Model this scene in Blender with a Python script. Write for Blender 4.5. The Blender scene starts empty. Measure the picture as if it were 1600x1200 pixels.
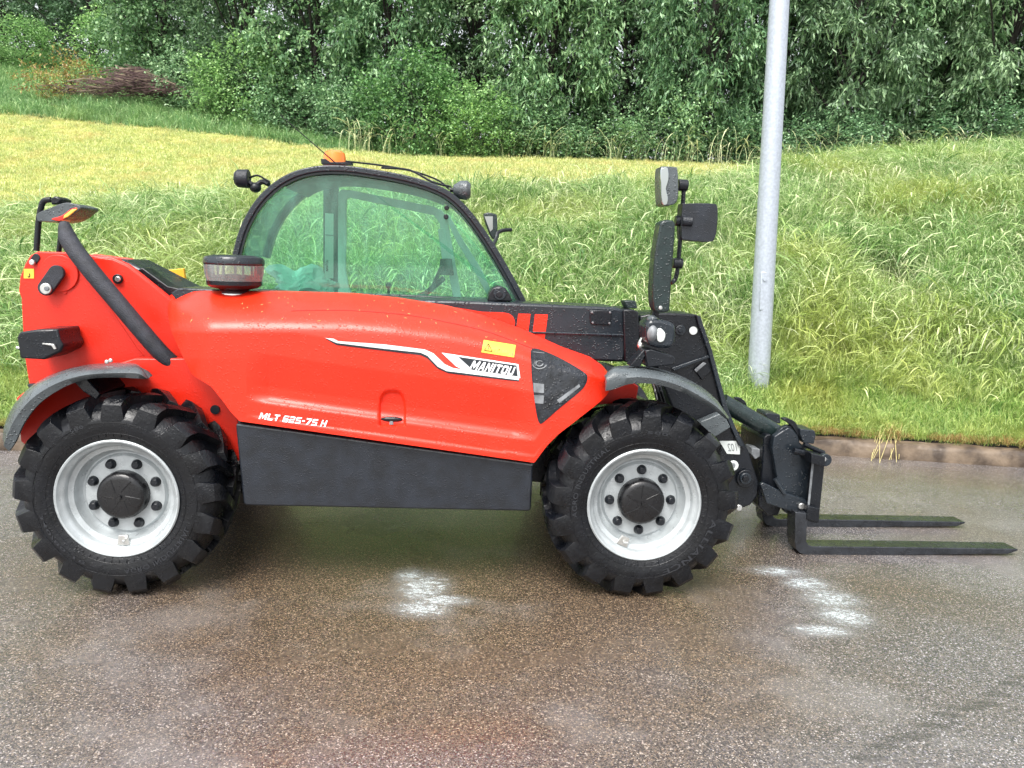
import bpy, bmesh, math, random
import numpy as np
from mathutils import Vector, Matrix, noise
random.seed(7); rng = np.random.default_rng(7)
S = bpy.context.scene
COL = S.collection

# ------------------------------------------------------------ camera
H, PITCH, ROLL, F = 1.40, .1546, .0347, 1200.0
cp, sp = math.cos(PITCH), math.sin(PITCH); cr, sr = math.cos(ROLL), math.sin(ROLL)
R0, U0, D0 = Vector((1, 0, 0)), Vector((0, sp, cp)), Vector((0, cp, -sp))
RX, UP = R0*cr + U0*sr, U0*cr - R0*sr
cam = bpy.data.cameras.new('camera'); camo = bpy.data.objects.new('camera', cam); COL.objects.link(camo)
camo.matrix_world = Matrix(((RX.x, UP.x, -D0.x, 0), (RX.y, UP.y, -D0.y, 0), (RX.z, UP.z, -D0.z, H), (0, 0, 0, 1)))
cam.lens = 27; cam.sensor_width = 36; cam.clip_end = 1500; cam.clip_start = .05
S.camera = camo
# ------------------------------------------------------------ light
SUN_EL, SUN_AZ = math.radians(58), math.radians(200)      # behind the camera, high, veiled by cloud
w = bpy.data.worlds.new('World'); S.world = w; w.use_nodes = True
nt = w.node_tree; bg = nt.nodes['Background']
sky = nt.nodes.new('ShaderNodeTexSky'); sky.sky_type = 'NISHITA'; sky.sun_disc = False
sky.sun_elevation = SUN_EL; sky.sun_rotation = SUN_AZ; sky.dust_density = 4; sky.air_density = 1.3
hs = nt.nodes.new('ShaderNodeHueSaturation'); hs.inputs['Saturation'].default_value = .22
hs.inputs['Value'].default_value = 1.0
nt.links.new(sky.outputs[0], hs.inputs['Color']); nt.links.new(hs.outputs[0], bg.inputs[0])
bg.inputs[1].default_value = .15
sl = bpy.data.lights.new('sun', 'SUN'); sl.energy = 1.5; sl.angle = math.radians(35); sl.color = (1, .97, .92)
so = bpy.data.objects.new('sun', sl); COL.objects.link(so)
sd = Vector((math.sin(SUN_AZ)*math.cos(SUN_EL), math.cos(SUN_AZ)*math.cos(SUN_EL), math.sin(SUN_EL)))
so.rotation_euler = sd.to_track_quat('Z', 'Y').to_euler()
S.view_settings.view_transform = 'Standard'; S.view_settings.look = 'None'
S.view_settings.exposure = 1.22; S.view_settings.gamma = 1; S.view_settings.use_curve_mapping = False

# ------------------------------------------------------------ measuring helpers
def ray(px, py):
    a, b = (px-800)/F, -(py-600)/F
    return D0 + RX*a + UP*b
def at_Y(px, py, Y):
    d = ray(px, py); t = Y/d.y; return Vector((d.x*t, Y, H+d.z*t))
def at_z(px, py, z=0):
    d = ray(px, py); t = (z-H)/d.z; return Vector((d.x*t, d.y*t, z))
VX, VY, YAW, WB = -1.5689, 2.9582, .0741, 2.152
cy_, sy_ = math.cos(YAW), math.sin(YAW)
def V(px, py, lat):
    """point of the machine's own upright plane y=lat (metres in from the near tyre face) behind a photo position"""
    d = ray(px, py)
    # plane normal (lateral axis) n=(-sy,cy)
    n = Vector((-sy_, cy_, 0)); o = Vector((VX, VY, 0))
    t = (lat + n.dot(o) - 0.0 - n.dot(Vector((0, 0, H)))) / n.dot(d)
    p = Vector((0, 0, H)) + d*t - o
    return Vector((p.x*cy_ + p.y*sy_, lat, p.z))

# ------------------------------------------------------------ materials
def mat(name, col, rough=.5, metal=0, var=0, vscale=8, bump=0, bscale=60, rvar=0, spec=.5, coat=0, col2=None, drops=0):
    m = bpy.data.materials.new(name); m.use_nodes = True; t = m.node_tree; L = t.links.new
    b = t.nodes['Principled BSDF']; N = t.nodes.new
    b.inputs['Base Color'].default_value = (*col, 1); b.inputs['Roughness'].default_value = rough
    b.inputs['Metallic'].default_value = metal; b.inputs['Specular IOR Level'].default_value = spec
    if coat: b.inputs['Coat Weight'].default_value = coat; b.inputs['Coat Roughness'].default_value = .12
    tc = N('ShaderNodeTexCoord')
    if var or col2:
        n = N('ShaderNodeTexNoise'); n.inputs['Scale'].default_value = vscale; n.inputs['Detail'].default_value = 6
        L(tc.outputs['Object'], n.inputs['Vector'])
        r = N('ShaderNodeValToRGB'); c2 = col2 or tuple(min(1, c*(1+var)) for c in col); c1 = tuple(c*(1-var) for c in col)
        r.color_ramp.elements[0].position = .35; r.color_ramp.elements[1].position = .65
        r.color_ramp.elements[0].color = (*c1, 1); r.color_ramp.elements[1].color = (*c2, 1)
        L(n.outputs['Fac'], r.inputs[0]); L(r.outputs[0], b.inputs['Base Color'])
    if rvar:
        n = N('ShaderNodeTexNoise'); n.inputs['Scale'].default_value = vscale*1.7; n.inputs['Detail'].default_value = 5
        L(tc.outputs['Object'], n.inputs['Vector'])
        mr = N('ShaderNodeMapRange'); mr.inputs[1].default_value = .3; mr.inputs[2].default_value = .7
        mr.inputs[3].default_value = max(.03, rough-rvar); mr.inputs[4].default_value = min(1, rough+rvar)
        L(n.outputs['Fac'], mr.inputs[0]); L(mr.outputs[0], b.inputs['Roughness'])
    last = None
    if bump:
        n = N('ShaderNodeTexNoise'); n.inputs['Scale'].default_value = bscale; n.inputs['Detail'].default_value = 4
        L(tc.outputs['Object'], n.inputs['Vector'])
        bp = N('ShaderNodeBump'); bp.inputs['Strength'].default_value = bump; bp.inputs['Distance'].default_value = .004
        L(n.outputs['Fac'], bp.inputs['Height']); L(bp.outputs[0], b.inputs['Normal']); last = bp
    if drops:     # rain beads
        v = N('ShaderNodeTexVoronoi'); v.inputs['Scale'].default_value = 95; v.inputs['Randomness'].default_value = 1
        L(tc.outputs['Object'], v.inputs['Vector'])
        mr = N('ShaderNodeMapRange'); mr.interpolation_type = 'SMOOTHSTEP'
        mr.inputs[1].default_value = .12; mr.inputs[2].default_value = .42; mr.inputs[3].default_value = 1; mr.inputs[4].default_value = 0
        L(v.outputs['Distance'], mr.inputs[0])
        n = N('ShaderNodeTexNoise'); n.inputs['Scale'].default_value = 30; L(tc.outputs['Object'], n.inputs['Vector'])
        gt = N('ShaderNodeMapRange'); gt.inputs[1].default_value = .46; gt.inputs[2].default_value = .56; L(n.outputs['Fac'], gt.inputs[0])
        mm = N('ShaderNodeMath'); mm.operation = 'MULTIPLY'; L(mr.outputs[0], mm.inputs[0]); L(gt.outputs[0], mm.inputs[1])
        bp = N('ShaderNodeBump'); bp.inputs['Strength'].default_value = drops; bp.inputs['Distance'].default_value = .003
        L(mm.outputs[0], bp.inputs['Height'])
        if last: L(last.outputs[0], bp.inputs['Normal'])
        L(bp.outputs[0], b.inputs['Normal'])
        if 'Coat Normal' in b.inputs and coat: L(bp.outputs[0], b.inputs['Coat Normal'])
    return m
RED = (.78, .024, .005)
M = dict(
    red=mat('red_paint', RED, .42, var=.05, vscale=3, bump=.10, bscale=240, rvar=.08, spec=.4, coat=.22, drops=.4),
    redf=mat('red_frame_paint', (.68, .020, .006), .42, var=.06, vscale=4, bump=.15, bscale=160, rvar=.1, drops=.2),
    black=mat('black_paint', (.0045, .006, .009), .32, spec=.42, var=.3, vscale=6, bump=.25, bscale=90, rvar=.14, drops=.5),
    boom=mat('boom_paint', (.012, .017, .023), .28, var=.25, vscale=5, bump=.2, bscale=120, rvar=.12, drops=.8),
    skirt=mat('grey_plastic', (.009, .012, .018), .40, var=.35, vscale=14, bump=.5, bscale=300, rvar=.1, drops=.3),
    fender=mat('fender_plastic', (.070, .082, .088), .24, var=.25, vscale=10, bump=.35, bscale=260, rvar=.14, drops=1.0),
    foam=mat('foam_grip', (.020, .022, .030), .6, var=.3, vscale=30, bump=1, bscale=230),
    rubber=mat('tyre_rubber', (.0032, .0038, .0055), .34, spec=.38, var=.4, vscale=9, bump=.5, bscale=70, rvar=.22, drops=.4),
    letter=mat('tyre_lettering', (.020, .022, .027), .5, bump=.2),
    silver=mat('silver_rim_paint', (.40, .43, .44), .34, metal=.25, var=.12, vscale=18, bump=.15, bscale=140, rvar=.1),
    hub=mat('black_hub', (.005, .005, .006), .3, var=.2, vscale=20, bump=.4, bscale=60, rvar=.1),
    steel=mat('zinc_steel', (.62, .62, .60), .3, metal=.9, var=.1, vscale=40),
    white=mat('white_print', (.8, .8, .8), .45), sticker=mat('white_sticker', (.62, .66, .64), .5, var=.04),
    greyprint=mat('silver_print', (.48, .50, .52), .45), dark=mat('dark_print', (.006, .010, .015), .35),
    yellow=mat('yellow_sticker', (.85, .52, .06), .5, var=.05), orange=mat('orange_lens', (.95, .20, .01), .2, coat=.5),
    yelpaint=mat('yellow_paint', (.80, .42, .03), .45, var=.1),
    redlens=mat('red_lens', (.75, .02, .01), .15, coat=.6), amber=mat('amber_lens', (.9, .5, .08), .2, coat=.4),
    mesh=mat('smoked_panel', (.012, .014, .018), .3, var=.5, vscale=24, bump=.6, bscale=50, rvar=.2, drops=.8),
    greypart=mat('grey_inner_part', (.16, .17, .18), .5, var=.3, vscale=30),
    ram=mat('ram_paint', (.012, .022, .022), .3, var=.2, vscale=20, rvar=.1, drops=.8),
    liner=mat('cab_liner', (.10, .12, .12), .7, var=.3, vscale=12, bump=.3),
    lightframe=mat('light_cab_trim', (.88, .92, .90), .6, var=.1, vscale=10),
    seat=mat('seat_fabric', (.02, .022, .025), .85, bump=.5, bscale=200),
    groove=mat('panel_gap', (.10, .004, .003), .7),
)
def glass(name, col, k=.06, rough=.03, mixmin=.05, film=(.30, .62, .50)):
    m = bpy.data.materials.new(name); m.use_nodes = True; t = m.node_tree; t.nodes.clear(); N = t.nodes.new; L = t.links.new
    o = N('ShaderNodeOutputMaterial'); tr = N('ShaderNodeBsdfTransparent'); gl = N('ShaderNodeBsdfGlossy')
    tr.inputs[0].default_value = (*col, 1); gl.inputs['Roughness'].default_value = rough; gl.inputs[0].default_value = (1, 1, 1, 1)
    fr = N('ShaderNodeFresnel'); fr.inputs[0].default_value = 1.5
    mx = N('ShaderNodeMixShader'); L(fr.outputs[0], mx.inputs[0]); L(tr.outputs[0], mx.inputs[1]); L(gl.outputs[0], mx.inputs[2])
    # a thin film of rain and dust on the pane
    df = N('ShaderNodeBsdfDiffuse'); df.inputs[0].default_value = (*film, 1)
    n = N('ShaderNodeTexNoise'); n.inputs['Scale'].default_value = 9; n.inputs['Detail'].default_value = 8
    tc = N('ShaderNodeTexCoord'); mp = N('ShaderNodeMapping'); mp.inputs['Scale'].default_value = (3, 1, .8)
    L(tc.outputs['Object'], mp.inputs[0]); L(mp.outputs[0], n.inputs['Vector'])
    mr = N('ShaderNodeMapRange'); mr.inputs[1].default_value = .4; mr.inputs[2].default_value = .8
    mr.inputs[3].default_value = mixmin; mr.inputs[4].default_value = mixmin+k; L(n.outputs['Fac'], mr.inputs[0])
    m2 = N('ShaderNodeMixShader'); L(mr.outputs[0], m2.inputs[0]); L(mx.outputs[0], m2.inputs[1]); L(df.outputs[0], m2.inputs[2])
    L(m2.outputs[0], o.inputs[0]); return m
M['glassnear'] = glass('green_tinted_glass', (.74, .95, .86), .10, mixmin=.07)
M['glassfar'] = glass('green_tinted_far_glass', (.90, .985, .94), .02, mixmin=.01)
M['clear'] = glass('clear_plastic', (.85, .85, .85), .12, rough=.08, mixmin=.20, film=(.62, .66, .64))
M['bag'] = glass('thin_green_bag', (.6, .95, .9), .1, rough=.3, mixmin=.88, film=(.80, .98, .95))
M['fork'] = mat('wet_fork_steel', (.016, .018, .022), .2, var=.4, vscale=14, bump=.3, bscale=60, rvar=.12, drops=.5)
M['mirror'] = mat('mirror_glass', (.42, .45, .45), .04, metal=1)

# ------------------------------------------------------------ mesh helpers
class MB:
    def __init__(s): s.v = []; s.f = []
    def add(s, vs, fs):
        k = len(s.v); s.v += [tuple(v) for v in vs]; s.f += [tuple(i+k for i in f) for f in fs]; return s
    def box(s, a, b):
        (x0, y0, z0), (x1, y1, z1) = a, b
        return s.add([(x0,y0,z0),(x1,y0,z0),(x1,y1,z0),(x0,y1,z0),(x0,y0,z1),(x1,y0,z1),(x1,y1,z1),(x0,y1,z1)],
                     [(0,3,2,1),(4,5,6,7),(0,1,5,4),(1,2,6,5),(2,3,7,6),(3,0,4,7)])
    def prism(s, front, off):           # closed 3D outline pushed by a vector
        n = len(front); off = Vector(off); fr = [Vector(p) for p in front]
        return s.add(fr + [p+off for p in fr], [tuple(range(n)), tuple(range(2*n-1, n-1, -1))] + [(i, n+i, n+(i+1) % n, (i+1) % n) for i in range(n)])
    def pp(s, poly, l0, l1): return s.prism([V(x, y, l0) for x, y in poly], (0, l1-l0, 0))
    def tube(s, path, r, n=12, cap=True):
        path = [Vector(p) for p in path]; rs = r if hasattr(r, '__len__') else [r]*len(path)
        k = len(s.v); t0 = (path[1]-path[0]).normalized(); a = t0.orthogonal().normalized()
        for i, p in enumerate(path):
            t = ((path[min(i+1, len(path)-1)]-path[max(i-1, 0)])).normalized()
            a = (a - t*a.dot(t)).normalized(); b = t.cross(a)
            for j in range(n):
                q = 2*math.pi*j/n; s.v.append(tuple(p + (a*math.cos(q)+b*math.sin(q))*rs[i]))
        for i in range(len(path)-1):
            for j in range(n):
                s.f.append((k+i*n+j, k+i*n+(j+1) % n, k+(i+1)*n+(j+1) % n, k+(i+1)*n+j))
        if cap: s.f.append(tuple(k+j for j in range(n-1, -1, -1))); m = k+(len(path)-1)*n; s.f.append(tuple(m+j for j in range(n)))
        return s
    def lathe(s, prof, c=(0, 0, 0), axis='y', n=48, closed=False):     # prof: (radius, along)
        k = len(s.v); c = Vector(c)
        for r, h in prof:
            for j in range(n):
                q = 2*math.pi*j/n; a, b = r*math.cos(q), r*math.sin(q)
                s.v.append(tuple(c + (Vector((a, h, b)) if axis == 'y' else Vector((a, b, h)) if axis == 'z' else Vector((h, a, b)))))
        m = len(prof)
        for i in range(m if closed else m-1):
            for j in range(n):
                i2 = (i+1) % m; s.f.append((k+i*n+j, k+i*n+(j+1) % n, k+i2*n+(j+1) % n, k+i2*n+j))
        return s
    def cyl(s, c, r, y0, y1, axis='y', n=24): return s.lathe([(1e-4, y0), (r, y0), (r, y1), (1e-4, y1)], c, axis, n)
    def ball(s, c, rx, ry, rz, n=16, m=10):
        k = len(s.v); c = Vector(c)
        for i in range(m+1):
            a = math.pi*i/m
            for j in range(n):
                q = 2*math.pi*j/n; s.v.append((c.x+rx*math.sin(a)*math.cos(q), c.y+ry*math.sin(a)*math.sin(q), c.z+rz*math.cos(a)))
        for i in range(m):
            for j in range(n): s.f.append((k+i*n+j, k+(i+1)*n+j, k+(i+1)*n+(j+1) % n, k+i*n+(j+1) % n))
        return s
    def obj(s, name, m, parent=None, bevel=0, smooth=35, sub=0):
        me = bpy.data.meshes.new(name); me.from_pydata(s.v, [], s.f); me.update()
        bm = bmesh.new(); bm.from_mesh(me); bmesh.ops.remove_doubles(bm, verts=bm.verts, dist=1e-5)
        bmesh.ops.recalc_face_normals(bm, faces=bm.faces); bm.to_mesh(me); bm.free()
        me.polygons.foreach_set('use_smooth', [bool(smooth)]*len(me.polygons))
        if smooth: me.set_sharp_from_angle(angle=math.radians(smooth))
        me.materials.append(M[m] if isinstance(m, str) else m)
        o = bpy.data.objects.new(name, me); COL.objects.link(o); o.parent = parent
        if bevel:
            b = o.modifiers.new('bevel', 'BEVEL'); b.width = bevel; b.segments = 2; b.limit_method = 'ANGLE'; b.angle_limit = math.radians(35); b.harden_normals = False
        if sub:
            b = o.modifiers.new('sub', 'SUBSURF'); b.levels = b.render_levels = sub
        return o
def empty(name, loc=(0, 0, 0), rz=0, parent=None):
    o = bpy.data.objects.new(name, None); COL.objects.link(o); o.location = loc; o.rotation_euler = (0, 0, rz); o.parent = parent; return o
def tag(o, label=None, cat=None, group=None, kind=None):
    for k, v in (('label', label), ('category', cat), ('group', group), ('kind', kind)):
        if v: o[k] = v
    return o
def smoothline(pts, n=6, closed=False):
    out = []; P = [Vector(p) for p in pts]; m = len(P)
    for i in range(m if closed else m-1):
        if closed: a, b, c, d = P[(i-1) % m], P[i], P[(i+1) % m], P[(i+2) % m]
        else: a, b, c, d = P[max(i-1, 0)], P[i], P[i+1], P[min(i+2, m-1)]
        for k in range(n):
            t = k/n; out.append(.5*((2*b) + (c-a)*t + (2*a-5*b+4*c-d)*t*t + (3*b-a-3*c+d)*t**3))
    if not closed: out.append(P[-1])
    return out
def sl2(pts, n=6, closed=False): return [(p.x, p.y) for p in smoothline([(x, y, 0) for x, y in pts], n, closed)]
def text_tris(body, shear=0, bold=0, spacing=1):
    c = bpy.data.curves.new('t', 'FONT'); c.body = body; c.shear = shear; c.offset = bold; c.space_character = spacing; c.resolution_u = 3
    o = bpy.data.objects.new('t', c); COL.objects.link(o)
    bpy.context.view_layer.update()
    me = bpy.data.meshes.new_from_object(o.evaluated_get(bpy.context.evaluated_depsgraph_get()))
    v = np.array([x.co[:2] for x in me.vertices]); f = [tuple(p.vertices) for p in me.polygons]
    bpy.data.objects.remove(o); bpy.data.curves.remove(c); bpy.data.meshes.remove(me)
    v -= v.min(0); v /= v.max(0); return v, f       # unit box, y up

_2 = [(0,0),(0,.5),(.12,.6),(.72,.6),(.72,.78),(0,.78),(0,1),(.88,1),(1,.88),(1,.5),(.88,.4),(.28,.4),(.28,.22),(1,.22),(1,0)]
GLY = {'M': [(0,0),(0,1),(.24,1),(.5,.5),(.76,1),(1,1),(1,0),(.79,0),(.79,.60),(.5,.08),(.21,.60),(.21,0)],
 'A': [(0,0),(.28,1),(.72,1),(1,0),(.75,0),(.69,.22),(.502,.22),(.502,.42),(.62,.42),(.5,.80),(.38,.42),(.498,.42),(.498,.22),(.31,.22),(.25,0)],
 'N': [(0,0),(0,1),(.28,1),(.75,.36),(.75,1),(1,1),(1,0),(.72,0),(.25,.64),(.25,0)], 'I': [(0,0),(0,1),(1,1),(1,0)],
 'T': [(.35,0),(.35,.76),(0,.76),(0,1),(1,1),(1,.76),(.65,.76),(.65,0)],
 'O': [(0,.498),(0,.15),(.15,0),(.85,0),(1,.15),(1,.85),(.85,1),(.15,1),(0,.85),(0,.502),(.28,.502),(.28,.76),(.72,.76),(.72,.24),(.28,.24),(.28,.498)],
 'U': [(0,1),(0,.15),(.15,0),(.85,0),(1,.15),(1,1),(.72,1),(.72,.24),(.28,.24),(.28,1)], 'L': [(0,0),(0,1),(.3,1),(.3,.24),(1,.24),(1,0)],
 'H': [(0,0),(0,1),(.28,1),(.28,.6),(.72,.6),(.72,1),(1,1),(1,0),(.72,0),(.72,.38),(.28,.38),(.28,0)],
 '6': [(0,.298),(0,.12),(.12,0),(.88,0),(1,.12),(1,.5),(.88,.6),(.28,.6),(.28,.78),(1,.78),(1,1),(.12,1),(0,.88),(0,.302),(.28,.302),(.28,.4),(.72,.4),(.72,.2),(.28,.2),(.28,.298)],
 '2': _2, '5': [(1-x, y) for x, y in _2][::-1], '7': [(.2,0),(.66,.76),(0,.76),(0,1),(1,1),(1,.78),(.55,0)], '-': [(0,.38),(0,.62),(1,.62),(1,.38)]}
def block_tris(body, shear=.2, gap=.16):
    x = 0; v = []; f = []
    for ch in body:
        if ch == ' ': x += .45; continue
        w_ = {'M': 1.15, 'I': .28, '-': .45}.get(ch, .85); k = len(v); p = [(x+a*w_+shear*b_, b_) for a, b_ in GLY[ch]]
        v += p; f.append(tuple(range(k, k+len(p)))); x += w_+gap
    v = np.array(v); v[:, 0] -= v[:, 0].min(); v[:, 0] /= v[:, 0].max(); return v, f
# ------------------------------------------------------------ terrain
kerb_px = [(-400, 700), (10, 704), (650, 702), (1290, 711), (1600, 731), (1900, 752)]
kerb_pts = [at_z(*p) for p in kerb_px]
kx = np.array([p.x for p in kerb_pts]); ky = np.array([p.y for p in kerb_pts])
def kerbY(X): return np.interp(X, kx, ky)
PXS = [0, 200, 400, 640, 900, 1200, 1400, 1600]
ROWS = {12: [345, 335, 320, 312, 306, 308, 296, 276], 17: [270, 270, 268, 264, 266, 280, 272, 256],
        24: [182, 192, 208, 244, 250, 256, 255, 244], 30: [130, 150, 182, 238, 246, 252, 252, 242],
        40: [70, 110, 165, 236, 246, 252, 252, 242]}
KY = sorted(ROWS); KU = {}; KZ = {}
for Y in KY:
    ps = [at_Y(px, py, Y) for px, py in zip(PXS, ROWS[Y])]
    KU[Y] = [p.x/Y for p in ps]; KZ[Y] = [p.z for p in ps]
def tz_lin(X, Y):
    X = np.asarray(X, float); Y = np.asarray(Y, float); u = X/np.maximum(Y, .1)
    k = kerbY(X); d = Y-k
    cols = [(np.interp(u, KU[q], KZ[q])) for q in KY]
    ys = [0*Y+.0, 0*Y+1.1, *[np.maximum(q-k, 1.2) for q in KY], 0*Y+120]
    zs = [0*Y+.13, 0*Y+.27, *cols, cols[-1]+1.5]
    out = np.full(Y.shape, .13)
    for i in range(len(ys)-1):
        m = (d >= ys[i]); t = (d-ys[i])/(ys[i+1]-ys[i]); out = np.where(m, zs[i]+(zs[i+1]-zs[i])*np.clip(t, 0, 1), out)
    return out
def tz(X, Y):
    X = np.asarray(X, float); Y = np.asarray(Y, float)
    d = np.clip((Y-kerbY(X))*.5, 0, 1.6)
    return (tz_lin(X, Y-d)+2*tz_lin(X, Y)+tz_lin(X, Y+d))/4

def groundmat():
    m = bpy.data.materials.new('meadow_soil'); m.use_nodes = True; t = m.node_tree; N = t.nodes.new; L = t.links.new
    b = t.nodes['Principled BSDF']; b.inputs['Roughness'].default_value = .9; b.inputs['Specular IOR Level'].default_value = .2
    g = N('ShaderNodeNewGeometry')
    n = N('ShaderNodeTexNoise'); n.inputs['Scale'].default_value = .5; n.inputs['Detail'].default_value = 8; L(g.outputs['Position'], n.inputs['Vector'])
    r = N('ShaderNodeValToRGB'); r.color_ramp.elements[0].color = (.030, .060, .014, 1); r.color_ramp.elements[1].color = (.10, .13, .022, 1)
    r.color_ramp.elements[0].position = .3; r.color_ramp.elements[1].position = .7
    L(n.outputs['Fac'], r.inputs[0])
    at = N('ShaderNodeAttribute'); at.attribute_name = 'mown'
    n2 = N('ShaderNodeTexNoise'); n2.inputs['Scale'].default_value = 2.2; n2.inputs['Detail'].default_value = 10; n2.inputs['Roughness'].default_value = .7
    L(g.outputs['Position'], n2.inputs['Vector'])
    r2 = N('ShaderNodeValToRGB'); r2.color_ramp.elements[0].color = (.24, .29, .06, 1); r2.color_ramp.elements[1].color = (.50, .46, .16, 1)
    r2.color_ramp.elements[0].position = .35; r2.color_ramp.elements[1].position = .68
    L(n2.outputs['Fac'], r2.inputs[0])
    mx = N('ShaderNodeMix'); mx.data_type = 'RGBA'; L(at.outputs['Fac'], mx.inputs[0]); L(r.outputs[0], mx.inputs[6]); L(r2.outputs[0], mx.inputs[7])
    L(mx.outputs[2], b.inputs['Base Color'])
    bp = N('ShaderNodeBump'); bp.inputs['Distance'].default_value = .05; n3 = N('ShaderNodeTexNoise'); n3.inputs['Scale'].default_value = 25; n3.inputs['Detail'].default_value = 6
    L(g.outputs['Position'], n3.inputs['Vector']); L(n3.outputs['Fac'], bp.inputs['Height']); L(bp.outputs[0], b.inputs['Normal'])
    return m
def px_of(X, Y): return 800 + 1200*(X/Y)+8
def tall_edge(X, Y):      # far edge of the tall grass, metres
    return np.interp(px_of(X, Y), [-200, 0, 200, 400, 640, 900, 1150, 1300, 1450], [11.2, 11.6, 12.4, 12.6, 12.2, 12.4, 13.8, 19, 40])
def mown_edge(X, Y):
    return np.interp(px_of(X, Y), [-200, 0, 200, 400, 520, 640, 900, 1250], [25, 24.5, 23.4, 22.6, 22, 23, 23.5, 21])
yy = np.concatenate([[0, .25, .5, .8, 1.1], np.arange(1.5, 30, .5), np.arange(30, 60, 3), [70, 90, 130, 200, 300, 420]])
xx = np.concatenate([np.linspace(-300, -40, 8), np.arange(-34, 34.1, .6), np.linspace(40, 300, 8)])
XX, DD = np.meshgrid(xx, yy); YY = DD + kerbY(XX) + .13
ZZ = tz(XX, YY)
nz = np.array([noise.noise((x*.6, y*.6, 0)) for x, y in zip(XX.ravel(), YY.ravel())]).reshape(XX.shape)
ZZ = ZZ + nz*.08*np.clip((DD-1)/3, 0, 1)
nr, nc = XX.shape
fs = [(i*nc+j, i*nc+j+1, (i+1)*nc+j+1, (i+1)*nc+j) for i in range(nr-1) for j in range(nc-1)]
me = bpy.data.meshes.new('meadow'); me.from_pydata(np.stack([XX.ravel(), YY.ravel(), ZZ.ravel()], 1).tolist(), [], fs)
me.polygons.foreach_set('use_smooth', [True]*len(fs))
mown = ((YY > tall_edge(XX, YY)) & (YY < mown_edge(XX, YY))).astype(np.float32)
me.attributes.new('mown', 'FLOAT', 'POINT').data.foreach_set('value', mown.ravel())
me.materials.append(groundmat()); meadow = bpy.data.objects.new('meadow', me); COL.objects.link(meadow); tag(meadow, kind='structure')

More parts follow.
